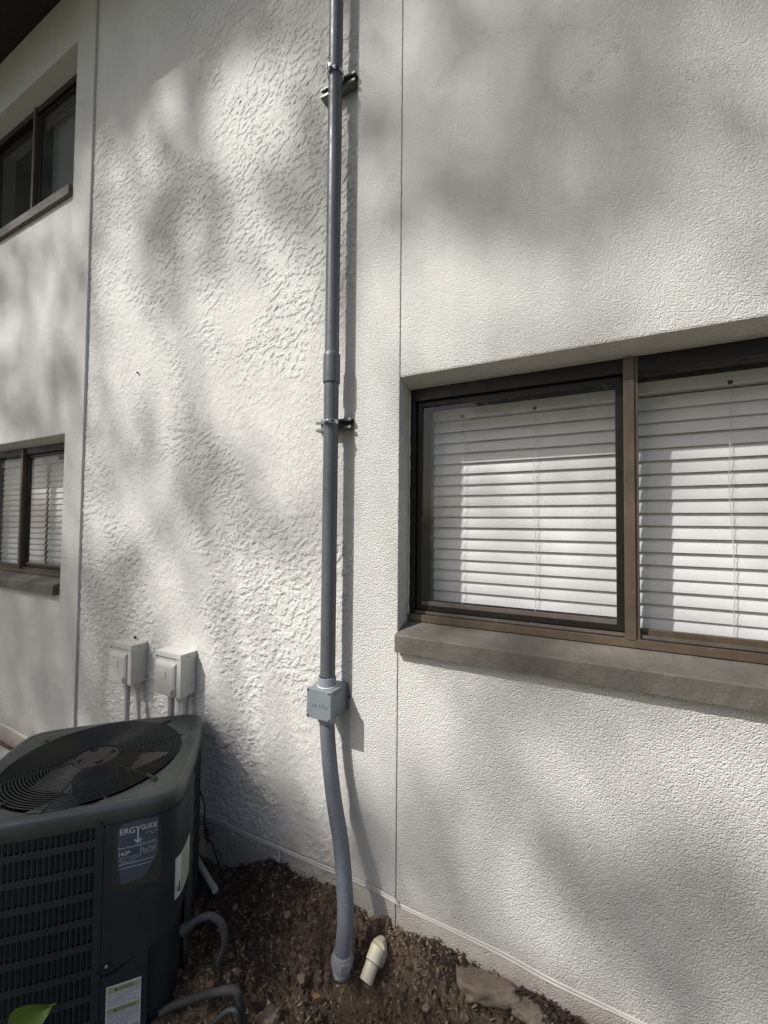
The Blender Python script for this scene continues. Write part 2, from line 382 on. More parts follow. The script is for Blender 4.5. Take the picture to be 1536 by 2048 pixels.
# ------------------------------------------------------------------ building
B = thing('stucco_building', 'off-white stucco building with trowelled middle panel, smooth pilasters and brown-framed windows', 'building', (-1.85, 0, 0))
BO = Vector((-1.85, 0, 0))
def bpart(name, mb, m, bevel=0, parent=None, **k):
    o = mb.build(name, m, None, bevel, **k); o.parent = parent or B
    o.matrix_parent_inverse = Matrix.Identity(4); o.location = -BO if parent is None else (0, 0, 0); return o
PX0, PX1 = -2.85, -.862
def panel_cols():
    xs = [PX1 + .006]
    while xs[-1] > PX0 - .01:
        xs.append(xs[-1] - (.0030 + .0022 * (PX1 - xs[-1])))
    return np.array(xs[::-1])
def panel_f(x, z):
    c, s = math.cos(.62), math.sin(.62); u = x * c + z * s; v = -x * s + z * c
    wx = (fbm(x * 5, z * 5, 3) - .5) * 1.2
    u2 = u + wx * .06; v2 = v - wx * .05
    n1 = fbm(u2 * 46, v2 * 62, 3, .5); n2 = fbm(x * 66 + 9, z * 58, 2, .5); n3 = fbm(u * 30 + 3, v * 9, 4, .6)
    m = sstep(.42, .58, fbm(x * 2.1 + 40, z * 1.5, 3)) ; m2 = .30 + .70 * sstep(.42, .56, fbm(u * 3.2 + 7, v * 1.8 + 3, 3))
    rg = fbm(u * 7 + 2, v * 11 + 30, 5, .55); h = .0016 * (1 - sstep(.0, .014, np.abs(rg - .52))) + .0030 * sstep(.518, .528, n1) * m2 + .0020 * sstep(.56, .585, n2) * m * (.3 + .7 * m2) + .0011 * sstep(.57, .59, n3) * m
    h = h + .0003 * fbm(x * 110, z * 110, 2) + .006 * (fbm(x * 1.2, z * 1.1, 2) - .5)
    return np.stack([x, -h + .003, z], -1)
p = gridmesh('textured_panel', panel_cols(), np.arange(-.3, 5.28, .0033), panel_f, M_panel)
p.parent = B; p.location = -BO
for x0, x1 in ((-3.06, PX0), (PX1, -.655)):
    bpart('pilaster', MB().box((x0, -.0145, -.3), (x1, .18, 5.28)), M_stucco, .004)
# wall bays (front y = 0) as slabs around the openings
YF = -.010
def wall_with_openings(xa, xb, ops):
    out = []; zs = [-.3]
    for (z0, z1) in ops: zs += [z0, z1]
    zs.append(5.28)
    for i in range(0, len(zs), 2): out.append(MB().box((xa, YF, zs[i]), (xb, .17, zs[i + 1])))
    return out
for q in wall_with_openings(-.6549, .91, [(1.175, 2.18)]): bpart('wall', q, M_stucco, .004)
bpart('wall', MB().box((.912, YF, -.3), (3.2, .17, 5.28)), M_stucco, .004)
for q in wall_with_openings(-4.6, -3.0601, [(1.175, 2.18), (3.835, 4.85)]): bpart('wall', q, M_stucco, .004)
bpart('wall', MB().box((-9, YF, -.3), (-4.602, .17, 5.28)), M_stucco, .004)
bpart('eave', MB().box((-9.5, -.86, 5.285), (3.7, .5, 5.5)), M_soffit, .01)
bpart('fascia', MB().box((-9.5, -.885, 5.27), (3.7, -.862, 5.56)), M_sill, .004)
# rooms behind the windows, their unlit darkness put into the wall colour
for (x0, x1, z0, z1) in ((-.75, 1.0, 1.0, 2.5), (-4.7, -2.95, 1.0, 2.5), (-4.7, -2.95, 3.7, 5.1)):
    mb = MB()
    mb.add([(x0, .181, z0), (x1, .181, z0), (x1, 1.6, z0), (x0, 1.6, z0), (x0, .181, z1), (x1, .181, z1), (x1, 1.6, z1), (x0, 1.6, z1)], [(0, 1, 2, 3), (4, 7, 6, 5), (1, 5, 6, 2), (2, 6, 7, 3), (3, 7, 4, 0)])
    bpart('room_interior', mb, M_void)
def window(xa, xb, z0, z1, sash_left, glass_dark=False, fy=.085):
    bpart('window_head', MB().prism([(-.0095, z1 - .0002), (.168, z1 - .0002), (.168, z1 - .026), (.0845, z1 - .026), (-.0095, z1 - .002)], xa + .0003, xb - .0003), M_stucco)
    z1 -= .0262
    # outer frame
    mb = MB(); d0, d1 = fy, .16
    mb.box((xa, d0, z1 - .050), (xb, d1, z1)); mb.box((xa, d0 - .002, z0), (xb, d1, z0 + .03))
    mb.box((xa, d0 + .001, z0 + .03), (xa + .028, d1, z1 - .050)); mb.box((xb - .028, d0 + .001, z0 + .03), (xb, d1, z1 - .050))
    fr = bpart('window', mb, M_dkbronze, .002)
    lipm = MB().box((xa + .002, d0 - .010, z0 + .001), (xb - .002, d0 - .0025, z0 + .028)); o = lipm.build('frame_flange', M_bronze, fr, .0015)
    tr = MB()
    for k, y in enumerate((.092, .1235)): tr.box((xa + .030, y, z0 + .0305), (xb - .030, y + .003, z0 + .041 + .003 * k))
    tr.build('sill_track', M_track, fr)
    mid = (xa + xb) / 2; mw = .021
    b = MB(); b.box((mid - mw, d0 - .012, z0 + .025), (mid + mw * .45, .13, z1 - .002)); b.build('mullion', M_bronze, fr, .002)
    b = MB(); b.box((mid + mw * .45 + .0005, d0 - .004, z0 + .025), (mid + mw, .128, z1 - .003)) if sash_left else b.box((mid - mw - .001, d0 - .004, z0 + .025), (mid - mw - .012, .128, z1 - .003)); b.build('mullion_cover', M_bronze, fr, .002)
    ck = MB(); nn = 50
    ck.tube([(xa + .003 + random.uniform(-.001, .001), d0 - .001 + random.uniform(-.001, .001), z0 + .004 + (z1 - z0 - .006) * i / nn) for i in range(nn + 1)], [random.uniform(.0028, .0048) for i in range(nn + 1)], 6); ck.build('caulk', M_cream, fr)
    # sliding sash
    if sash_left: s0, s1, f0, f1 = xa + .030, mid - mw - .0005, mid + mw + .0005, xb - .030
    else: s0, s1, f0, f1 = mid + mw + .0005, xb - .030, xa + .030, mid - mw - .013
    zt, zb = z1 - .052, z0 + .042; sw = .021; y0, y1 = .102, .122
    b = MB(); b.box((s0, y0, zt - sw), (s1, y1, zt)); b.box((s0, y0, zb), (s1, y1, zb + sw)); b.box((s0, y0 + .0005, zb + sw), (s0 + sw, y1 - .0005, zt - sw)); b.box((s1 - sw, y0 + .0005, zb + sw), (s1, y1 - .0005, zt - sw))
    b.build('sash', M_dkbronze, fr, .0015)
    b = MB(); b.box((s0 + sw, y0 + .001, zb + sw), (s1 - sw, y0 + .004, zb + sw + .016)); b.build('glazing_bead', M_track, fr, .001)
    MB().box((s0 + sw - .004, .110, zb + sw - .004), (s1 - sw + .004, .114, zt - sw + .004)).build('pane', M_glass, fr)
    b = MB(); b.box((f0, .118, z0 + .032), (f1, .136, z0 + .055)); b.build('bottom_rail', M_bronze, fr, .0015)
    MB().box((f0, .125, z0 + .055), (f1, .129, z1 - .051)).build('pane', M_glass, fr)
    return fr
W1 = window(-.6548, .909, 1.214, 2.18 , True)
W2 = window(-4.599, -3.0602, 1.214, 2.18, False)
W3 = window(-4.599, -3.0602, 3.87, 4.85, False, True)
def sill(x0, x1, z0, z1, zback, yf, m=M_sill):
    mb = MB(); n = 60
    prof = lambda x: [(yf, z0), (yf - .001, z1 - .004), (yf + .005, z1), (.084, zback), (.084, zback - .02), (.0, z0 + .001)]
    bs = []
    for i in range(n + 1):
        x = x0 + (x1 - x0) * i / n; j = lambda: random.uniform(-.0007, .0007)
        bs.append(len(mb.v)); mb.v += [(x, a + j(), b + j()) for a, b in prof(x)]
    for i in range(n):
        for k in range(6): mb.face((bs[i] + k, bs[i] + (k + 1) % 6, bs[i + 1] + (k + 1) % 6, bs[i + 1] + k))
    mb.face([bs[0] + k for k in range(6)][::-1]); mb.face([bs[n] + k for k in range(6)])
    return bpart('window_sill', mb, m)
sill(-.6545, .93, 1.119, 1.184, 1.213, -.042)
sill(-4.62, -3.075, 1.124, 1.19, 1.213, -.045)
sill(-4.62, -3.068, 3.778, 3.845, 3.869, -.036)
# ------------------------------------------------------------------ blinds
def slat_mesh(L_, name='slat'):
    mb = MB(); n = 5; w_ = .050; t = .0013; tilt = math.radians(72); prof = []
    def q(s, off):
        cx = s * w_ / 2; bow = .003 * (1 - s * s) + off
        return (cx * math.cos(tilt) - bow * math.sin(tilt), cx * math.sin(tilt) + bow * math.cos(tilt))
    top = [q(-1 + 2 * i / n, t) for i in range(n + 1)]; bot = [q(-1 + 2 * i / n, 0) for i in range(n + 1)]
    mb.prism(top + bot[::-1], 0, L_); return mb
def blind(x0, x1, ztop, n, yb, label, cords, drop=0, group='white venetian blinds', stack=0, pitch=.0452):
    t = thing('venetian_blind', label, 'blind', (x0, yb, ztop - .045 - n * pitch), 0, group)
    L_ = x1 - x0; base = ztop - .045 - n * pitch
    MB().box((0, -.028, n * pitch + .006), (L_, .028, n * pitch + .045)).build('headrail', M_slat, t, .002)
    first = None
    for i in range(n):
        if first is None: o = slat_mesh(L_).build('slat', M_slat, t); first = o
        else: o = first.copy(); COL.objects.link(o)
        o.location = (random.uniform(-.001, .001), random.uniform(-.001, .001), (i + .5) * pitch - .003 + random.uniform(-.0012, .0012))
        o.rotation_euler = (random.uniform(-.03, .03), random.uniform(-.0016, .0016), 0)
    for k in range(stack):
        o = first.copy(); COL.objects.link(o); o.location = (.001 * k, .006 - .002 * k, -.010 - .007 * k); o.rotation_euler = (-.95 + .05 * k, .004 * k, 0)
    MB().box((.001, -.022, -.028 - .007 * stack), (L_ - .001, .022, -.014 - .007 * stack)).build('bottom_rail', M_slat, t, .002)
    for c in cords:
        m = MB(); ph = random.uniform(0, 6)
        pts = [(c - x0 + .006 * math.sin(ph + z * 9) * math.sin(z * 4) + random.uniform(-.0006, .0006), -.0245 + .001 * math.sin(z * 40), z) for z in np.linspace(-.01, n * pitch + .01, 40)]
        m.tube(pts, .0009, 6)
        for i in range(0, n):
            z = (i + .5) * pitch; m.tube([(c - x0 + .001, -.024, z - .018), (c - x0 + .004 + .004 * random.random(), -.023, z - .003), (c - x0 + .001, -.020, z + .015)], .0006, 5)
        m.build('cord', M_cord, t)
        MB().box((c - x0 - .006, -.031, n * pitch + .004), (c - x0 + .006, -.0285, n * pitch + .016)).build('cord_guide', M_dkbronze, t)
    return t
blind(-.60, .110, 2.092, 17, .245, 'white slatted blind behind the left pane of the big near window', (-.47, -.182))
blind(.128, .868, 2.105, 18, .245, 'white slatted blind hanging lower in the right pane of the big near window', (.415, .70), stack=3, pitch=.0452)
blind(-4.56, -3.84, 2.10, 18, .245, 'shaded slatted blind at the frame edge in the small lower window on the left', (-4.4, -4.05))
blind(-3.80, -3.10, 2.10, 18, .245, 'bright slatted blind in the right pane of the small lower window on the left', (-3.64, -3.27))
t = thing('roller_shade', 'plain grey shade hanging behind the upper left window', 'shade', (-3.45, .2, 3.9))
MB().box((-.37, -.002, 0), (.37, .002, .9)).build('shade_cloth', M_curtain, t)
MB().tube([(-.37, .02, .92), (.37, .02, .92)], .02).build('roller', M_curtain, t)

# ------------------------------------------------------------------ electrical riser
PX, PY = -.933, -.074
t = thing('conduit_pipe', 'tall dark grey plastic conduit pipe running up the textured wall', 'pipe', (PX, PY, .99))
MB().tube([(0, 0, 0), (0, 0, 1.262)], .0302, 40).build('lower_pipe', M_pvcgrey, t)
upp = MB().tube([(0, 0, 1.262), (0, 0, 4.29)], .0290, 40).build('upper_pipe', M_pvcgrey, t)
MB().lathe((0, 0, 1.184), [(.0306, 0), (.0347, .0005), (.0349, .006), (.0345, .105), (.0338, .116), (.0300, .124), (.0292, .126)], 40).build('coupling', M_pvcgrey, upp)
def strut_bracket(z, label, tilt):
    t = thing('strut_bracket', label, 'bracket', (PX - .013, 0, z), 0, 'strut brackets holding the conduit')
    hw = .0865; h = .0205; d = .041; th = .0026
    mb = MB()
    mb.box((-hw, -th - .002, -h), (hw, -.002, h))
    mb.box((-hw, -d, h - th), (hw, -th - .0021, h)); mb.box((-hw, -d, -h), (hw, -th - .0021, -h + th))
    mb.box((-hw, -d, h - .010), (hw, -d + th, h - th - .0001)); mb.box((-hw, -d, -h + th + .0001), (hw, -d + th, -h + .010))
    mb.box((-hw, -d + th + .0001, h - .010), (hw, -d + .009, h - .0075)); mb.box((-hw, -d + th + .0001, -h + .0075), (hw, -d + .009, -h + .010))
    mb.build('channel', M_strut, t, .0006)
    # two-piece strap round the pipe
    for s in (-1, 1):
        c = MB(); pts = []
        a0, a1 = (math.radians(92), math.radians(268)) if s < 0 else (math.radians(88), math.radians(-88))
        for i in range(19):
            a = a0 + (a1 - a0) * i / 18; pts.append((.0322 * math.cos(a), .0322 * math.sin(a)))
        # pts from +Y side (wall) to -Y side (front)
        pts = [(p[0] + .013, p[1] + PY) for p in pts]
        back = [(pts[0][0] + s * .012, -.036), (pts[0][0] + s * .003, -.041)]
        front = [(pts[-1][0], pts[-1][1] - .004), (pts[-1][0] - s * -.001, pts[-1][1] - .015)]
        line = back + pts[1:] + front; w_ = .0165; tk = .0022
        b0 = len(c.v)
        for i, p in enumerate(line):
            q0 = line[max(i - 1, 0)]; q1 = line[min(i + 1, len(line) - 1)]; dx, dy = q1[0] - q0[0], q1[1] - q0[1]; l = math.hypot(dx, dy) or 1
            nx, ny = -dy / l * s, dx / l * s
            if i == 0: pass
            tl = tilt * (p[0] - .013)
            for o_, zz in ((0, -w_ / 2), (0, w_ / 2), (tk, w_ / 2), (tk, -w_ / 2)): c.v.append((p[0] + nx * o_ * -1 * -1, p[1] + ny * o_, zz + tl))
        for i in range(len(line) - 1):
            for k in range(4): c.face((b0 + 4 * i + k, b0 + 4 * i + (k + 1) % 4, b0 + 4 * i + 4 + (k + 1) % 4, b0 + 4 * i + 4 + k), False)
        c.face([b0, b0 + 1, b0 + 2, b0 + 3]); c.face([b0 + 4 * len(line) - 4 + k for k in range(4)][::-1])
        cl = c.build('clamp', M_galv, t)
        if s > 0:
            bo = MB(); yb = PY - .0322 - .009
            bo.lathe((.013 + .004, yb, 0), [(.0058, 0), (.0058, .004)], 6, False, axis=(1, 0, 0)); bo.tube([(-.004, yb, 0), (.026, yb, 0)], .0028, 8)
            bo.lathe((-.002, yb, 0), [(.0065, 0), (.0065, .0045)], 6, False, axis=(1, 0, 0)); bo.build('bolt', M_galv, cl)
            MB().box((.013 + .018, PY - .0285, -.0052), (.013 + .0275, PY - .0195, .0052)).build('slot', M_black, cl)
    return t
strut_bracket(2.012, 'short steel strut with shiny pipe clamp just below the pipe coupling, mid-wall', 0)
strut_bracket(3.475, 'steel strut with shiny pipe clamp high up near the top of the photo', 0)

t = thing('junction_box', 'light grey plastic junction box between the rigid conduit and the flexible one', 'junction box', (-.935, 0, .843))
hb = .057
MB().prism([(-hb + .003, -.118), (hb - .003, -.118), (hb - .0005, -.004), (-hb + .0005, -.004)], .003, .111, 'Z').build('body', M_boxgrey, t, .004)
MB().box((-hb, -.131, 0), (hb, -.1185, .114)).build('lid', M_boxgrey, t, .003)
lid = [o for o in bpy.data.objects if o.name.startswith('lid') and o.parent == t][0]
for sx in (-1, 1):
    for sz in (0, 1):
        b = MB(); b.lathe((sx * (hb - .0075), -.1305, .0075 + sz * .099), [(.0042, 0), (.0042, .0014), (.0028, .0018)], 12, False, axis=(0, -1, 0)); b.build('screw', M_blue, lid)
b = MB(); b.box((hb - .0004, -.09, .012), (hb + .0018, -.012, .018)); b.box((hb - .0004, -.10, .092), (hb + .0018, -.012, .098)); b.build('side_rib', M_boxgrey, t, .0005)
b = MB(); b.prism([(-.002, 0), (-.010, 0), (-.012, .03), (-.002, .032)], hb - .001, hb + .0, 'X'); b.build('rib_end', M_boxgrey, t)
for sx in (-1, 1):
    b = MB(); b.prism([(sx * (hb - .002), .046), (sx * (hb + .013), .050), (sx * (hb + .017), .057), (sx * (hb + .013), .064), (sx * (hb - .002), .070)], -.010, -.002, 'Y'); tb = b.build('mounting_tab', M_boxgrey, t, .001)
    b = MB(); b.lathe((sx * (hb + .009), -.0098, .057), [(.0045, 0), (.0045, .003), (.002, .005)], 12, axis=(0, -1, 0)); b.build('tab_screw', M_blue, tb)
MB().lathe((0, PY, .1105), [(.041, 0), (.037, .002), (.0358, .004), (.0358, .034), (.0345, .037), (.031, .038)], 40).build('hub', M_boxgrey, t)
MB().lathe((0, PY, .1485), [(.0312, 0), (.0312, .0045)], 40).build('primer_ring', M_blue, t)
MB().tube([(.0372 * math.cos(a) , PY + .0372 * math.sin(a), .1135) for a in np.linspace(0, 2 * math.pi, 28)[:-1]], .0022, 6, closed=True).build('glue_bead', M_white, t)
mtx = Matrix.Translation((-.043, -.1312, .047)) @ Matrix.Rotation(math.radians(90), 4, 'X')
text_mesh('lettering', 'CANTEX', .023, M_boxgrey, lid, mtx, .0012, .0002, .98)

FP = [(-.933, -.074, .845), (-.932, -.074, .79), (-0.9170, -0.0770, 0.6680), (-0.8850, -0.0900, 0.5310), (-0.8410, -0.1100, 0.4080), (-0.8080, -0.1350, 0.2930), (-0.7870, -0.1550, 0.1760), (-0.7920, -0.1650, 0.0570)]
t = thing('flexible_conduit', 'ribbed grey flexible conduit bending down from the junction box into the soil', 'flexible conduit', FP[-1])
O = Vector(FP[-1]); sp = smooth_path(FP, 34); lp = [p - O for p in sp]
# resample uniformly and rib it
d = [0]
for a, b_ in zip(lp, lp[1:]): d.append(d[-1] + (b_ - a).length)
NN = 620; us = np.linspace(0, d[-1], NN); arr = np.array([list(p) for p in lp])
rp = np.stack([np.interp(us, d, arr[:, i]) for i in range(3)], 1)
rad = [.0298 + .00045 * max(-1, min(1, 2.2 * math.sin(2 * math.pi * u / .0068))) for u in us]
MB().tube(rp.tolist(), rad, 36).build('hose', M_flex, t)
MB().lathe(Vector((-.933, -.074, .842)) - O, [(.039, 0), (.039, -.020), (.0335, -.021), (.0335, -.030), (.0306, -.031)], 8, False, .2).build('connector', M_fit, t, .001)
ax = (Vector(rp[-1].tolist()) - Vector(rp[-12].tolist())).normalized()
b = MB(); b.lathe(Vector(rp[-1].tolist()) - ax * .012, [(.0315, -.004), (.0345, 0), (.0345, .010), (.037, .0101)], 30, axis=ax); b.build('gland', M_fit, t)
MB().lathe(Vector(rp[-1].tolist()) - ax * .012, [(.040, .0102), (.0405, .014), (.0405, .036), (.038, .040)], 8, False, .3, axis=ax).build('nut', M_fit, t, .0012)
b = MB(); b.lathe(Vector(rp[-1].tolist()) - ax * .012, [(.031, .0405), (.031, .050), (.027, .052), (.027, .065)], 24, axis=ax); b.build('stub', M_fit, t)
b = MB(); b.lathe(Vector(rp[-1].tolist()) - ax * .012, [(.034, .0652), (.034, .074)], 10, False, axis=ax); b.build('lock_ring', M_galv, t)

# ------------------------------------------------------------------ disconnect boxes
def disconnect(x0, z0, label, first=None):
    t = thing('disconnect_box', label, 'electrical box', (x0, 0, z0), 0, 'painted disconnect boxes')
    W, H, D = .194, .207, .088
    MB().prism([(.004, -D + .006), (W - .003, -D + .006), (W - .003, -.001), (.004, -.001)], 0, H - .001, 'Z').build('body', M_boxpaint, t, .002)
    lidm = MB(); lidm.box((0, -D - .003, H), (W, 0, H + .004)); lidm.box((0, -D - .003, H - .020), (W, -D, H - .0001)); lidm.box((W - .0025, -D, H - .032), (W, 0, H - .0001)); lidm.box((0, -D, H - .032), (.0025, 0, H - .0001))
    l = lidm.build('lid', M_boxpaint, t, .0012)
    MB().lathe((W + .0002, -D + .010, H - .026), [(.0055, 0), (.0055, .0015), (.003, .0025)], 12, axis=(1, 0, 0)).build('hinge_rivet', M_boxpaint, l)
    MB().box((W + .0001, -.055, H - .014), (W + .0012, -.040, H - .010)).build('lid_notch', M_strut, l)
    # raised front cover: bulge with sloping top
    bx0, bx1 = .004, W * .83; c = MB()
    def ring(y, ins, zt): return [(bx0 + ins, y, .0 + .002), (bx1 - ins, y, .002), (bx1 - ins, y, zt), (bx0 + ins, y, zt)]
    r = ring(-D + .0058, 0, H * .80) + ring(-D - .007, .003, H * .775) + ring(-D - .012, .014, H * .69)
    c.v = r
    for k in range(4):
        for j in range(2): c.face((4 * j + k, 4 * j + (k + 1) % 4, 4 * j + 4 + (k + 1) % 4, 4 * j + 4 + k))
    c.face((8, 9, 10, 11)); c.face((3, 2, 1, 0)); cv = c.build('cover', M_boxpaint, t, .005)
    MB().box((W * .84, -D - .0012, .0), (W - .002, -D + .0058, H - .022)).build('side_flange', M_boxpaint, t, .001)
    pl = MB().box((.034, -D - .0145, H * .40), (.098, -D - .0122, H * .58)).build('name_plate', M_boxpaint, cv, .001)
    for px in (.040, .092): MB().lathe((px, -D - .0144, H * .49), [(.0022, 0), (.0022, .0010)], 10, axis=(0, -1, 0)).build('rivet', M_cream, pl)
    MB().tube([(bx1 - .014 + .0065 * math.cos(a), -D - .0135 + .002 * math.sin(a), .026 + .012 * math.sin(a)) for a in np.linspace(0, 6.283, 17)[:-1]], .0016, 6, closed=True).build('hasp_ring', M_strut, cv)
    MB().tube([(W - .0024, -.040 + .016 * math.cos(a), .050 + .016 * math.sin(a)) for a in np.linspace(0, 6.283, 25)[:-1]], .0014, 6, closed=True).build('knockout', M_boxpaint, t)
    return t
disconnect(-2.368, .730, 'cream painted disconnect box further from the grey conduit')
disconnect(-1.976, .739, 'cream painted disconnect box nearer to the grey conduit, set slightly lower in view')
def ribtube(pts, r, dr=.0012, pitch=.006, n=14):
    sp = smooth_path(pts, 20); d = [0]
    for a, b_ in zip(sp, sp[1:]): d.append(d[-1] + (b_ - a).length)
    k = max(20, int(d[-1] / pitch * 5)); us = np.linspace(0, d[-1], k); arr = np.array([list(p) for p in sp])
    rp = np.stack([np.interp(us, d, arr[:, i]) for i in range(3)], 1)
    return MB().tube(rp.tolist(), [r + dr * math.sin(2 * math.pi * u / pitch) for u in us], n)
def drop(name, x, y, ztop, label, rib, r, bend=0, cat='pipe'):
    t = thing(name, label, cat, (x, y, -.1))
    z = ztop + .1
    if rib:
        ribtube([(0, 0, z - .018), (0, 0, z - .05), (bend * .4, 0, z - .12), (bend, 0, z - .25), (bend * 1.2, .01, z - .5), (bend * 1.2, .01, 0)], r).build('hose', M_boxpaint, t)
        MB().lathe((0, 0, z - .024), [(r + .003, 0), (r + .006, .001), (r + .006, .016), (r + .003, .0235)], 20).build('connector', M_boxpaint, t)
    else:
        MB().tube([(0, 0, 0), (0, 0, z - .0012)], r, 20).build('tube', M_boxpaint, t)
        MB().box((-r - .012, -.004, z - .30), (r + .012, -y - .001, z - .28)).build('pipe_strap', M_boxpaint, t)
drop('conduit_drop', -2.272, -.046, .73, 'smooth cream painted conduit under the farther disconnect box', False, .0155)
drop('flexible_whip', -2.20, -.040, .73, 'ribbed cream painted whip under the farther disconnect box', True, .0125, .03, 'flexible conduit')
drop('conduit_drop', -1.90, -.05, .739, 'smooth cream painted conduit under the nearer disconnect box', False, .0155)
drop('flexible_whip', -1.862, -.022, .739, 'short ribbed whip hidden midway under the nearer disconnect box', True, .0105, 0, 'flexible conduit')
drop('flexible_whip', -1.815, -.046, .739, 'ribbed cream painted whip at the right side under the nearer disconnect box', True, .0125, .004, 'flexible conduit')

# ------------------------------------------------------------------ air conditioner
AC = thing('air_conditioner', 'dark slate outdoor air conditioner with round fan grille on top', 'air conditioner', (-1.752, -.482, -.1), math.atan2(.6934, .7206))
HA, HBv, ZT = .37, .335, .76      # local z: 0 = ground pad, .76 = top
NT = 720
def outline_pt(th):
    c, s = math.cos(th), math.sin(th); n = 11
    r = (abs(c / HA) ** n + abs(s / HBv) ** n) ** (-1 / n); u, v = r * c, r * s
    return Vector((u * (1 - .05 * (v / HBv) ** 2), v * (1 - .05 * (u / HA) ** 2)))
OUT = [outline_pt(2 * math.pi * i / NT) for i in range(NT)]
ON = []
for i in range(NT):
    d_ = OUT[(i + 1) % NT] - OUT[i - 1]; ON.append(Vector((d_.y, -d_.x)).normalized())
ARC = [0.]
i0 = NT * 3 // 4          # front centre (0,-b)
idx = [(i0 + k) % NT for k in range(NT + 1)]
for a, b_ in zip(idx, idx[1:]): ARC.append(ARC[-1] + (OUT[b_] - OUT[a]).length)
TOT = ARC[-1]
def side(s, off=0.):        # arc position measured to the right from the front centre
    s = s % TOT; k = int(np.searchsorted(ARC, s, 'right')) - 1; k = min(k, NT - 1); f = (s - ARC[k]) / max(1e-9, ARC[k + 1] - ARC[k])
    p = OUT[idx[k]].lerp(OUT[idx[k + 1]], f); n = ON[idx[k]].lerp(ON[idx[k + 1]], f).normalized(); return p + n * off, n
def frame_at(s, z, off):
    p, n = side(s, off); t = Vector((-n.y, n.x, 0)); return Matrix(((t.x, 0, n.x, p.x), (t.y, 0, n.y, p.y), (0, 1, 0, z), (0, 0, 0, 1)))
def shell(name, s0, s1, zb, zt, off, thick, m, parent=AC, n=None, bev=0):
    n = n or max(2, int(abs(s1 - s0) / .012)); mb = MB(); fb = zb if callable(zb) else (lambda s: zb); ft = zt if callable(zt) else (lambda s: zt)
    for i in range(n + 1):
        s = s0 + (s1 - s0) * i / n; po, _ = side(s, off); pi, _ = side(s, off - thick)
        mb.v += [(po.x, po.y, fb(s)), (po.x, po.y, ft(s)), (pi.x, pi.y, ft(s)), (pi.x, pi.y, fb(s))]
    for i in range(n):
        for k in (1, 2, 3): mb.face((4 * i + k, 4 * i + (k + 1) % 4, 4 * i + 4 + (k + 1) % 4, 4 * i + 4 + k))
    mb.face((0, 1, 2, 3)); mb.face((4 * n + 3, 4 * n + 2, 4 * n + 1, 4 * n)); nb = len(mb.v)
    for i in range(n + 1): mb.v += [mb.v[4 * i], mb.v[4 * i + 1]]
    for i in range(n): mb.face((nb + 2 * i, nb + 2 * i + 2, nb + 2 * i + 3, nb + 2 * i + 1), True)
    return mb.build(name, m, parent, bev, fix=False)
# inner carcass
mb = MB(); step = 6; ring = range(0, NT, step); K = len(list(ring))
for z, off in ((.0, -.026), (.70, -.026)):
    for i in ring: q = OUT[i] + ON[i] * off; mb.v.append((q.x, q.y, z))
for k in range(K): mb.face((k, (k + 1) % K, K + (k + 1) % K, K + k), True)
mb.face(range(K)); mb.build('carcass', M_black, AC)
# cap: side skirt, rolled shoulder, flat deck with a pressed step, round opening with rolled lip
mb = MB(); prof = [(.000, -.058, .0), (.002, -.054, 0), (.002, -.018, 0), (-.001, -.009, 0), (-.008, -.003, 0), (-.018, -.0005, 0), (-.030, 0, 0), (-.034, -.0025, 0), (-.040, -.0025, 0)]
R0 = .303
rows = []
for off, dz, _ in prof:
    row = []
    for i in ring: q = OUT[i] + ON[i] * off; row.append(len(mb.v)); mb.v.append((q.x, q.y, ZT + dz))
    rows.append(row)
for r_, dz in ((R0 + .006, -.0005), (R0, -.003), (R0 - .002, -.03), (R0 - .002, -.20)):
    row = []
    for i in ring:
        a = 2 * math.pi * i / NT; row.append(len(mb.v)); mb.v.append((r_ * math.cos(a), r_ * math.sin(a), ZT + dz))
    rows.append(row)
for j in range(len(rows) - 1):
    for k in range(K): mb.face((rows[j][k], rows[j][(k + 1) % K], rows[j + 1][(k + 1) % K], rows[j + 1][k]), True)
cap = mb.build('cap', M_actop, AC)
# oval pressings on the deck corners
for a in (40, 140, 220, 320):
    r_ = .345 if a in (40, 220) else .345
    MB().tube([(r_ * math.cos(math.radians(a)) + .045 * math.cos(q) , r_ * math.sin(math.radians(a)) + .02 * math.sin(q), ZT - .0035) for q in np.linspace(0, 6.283, 25)[:-1]], .002, 6, closed=True).build('pressed_ring', M_actop, cap)
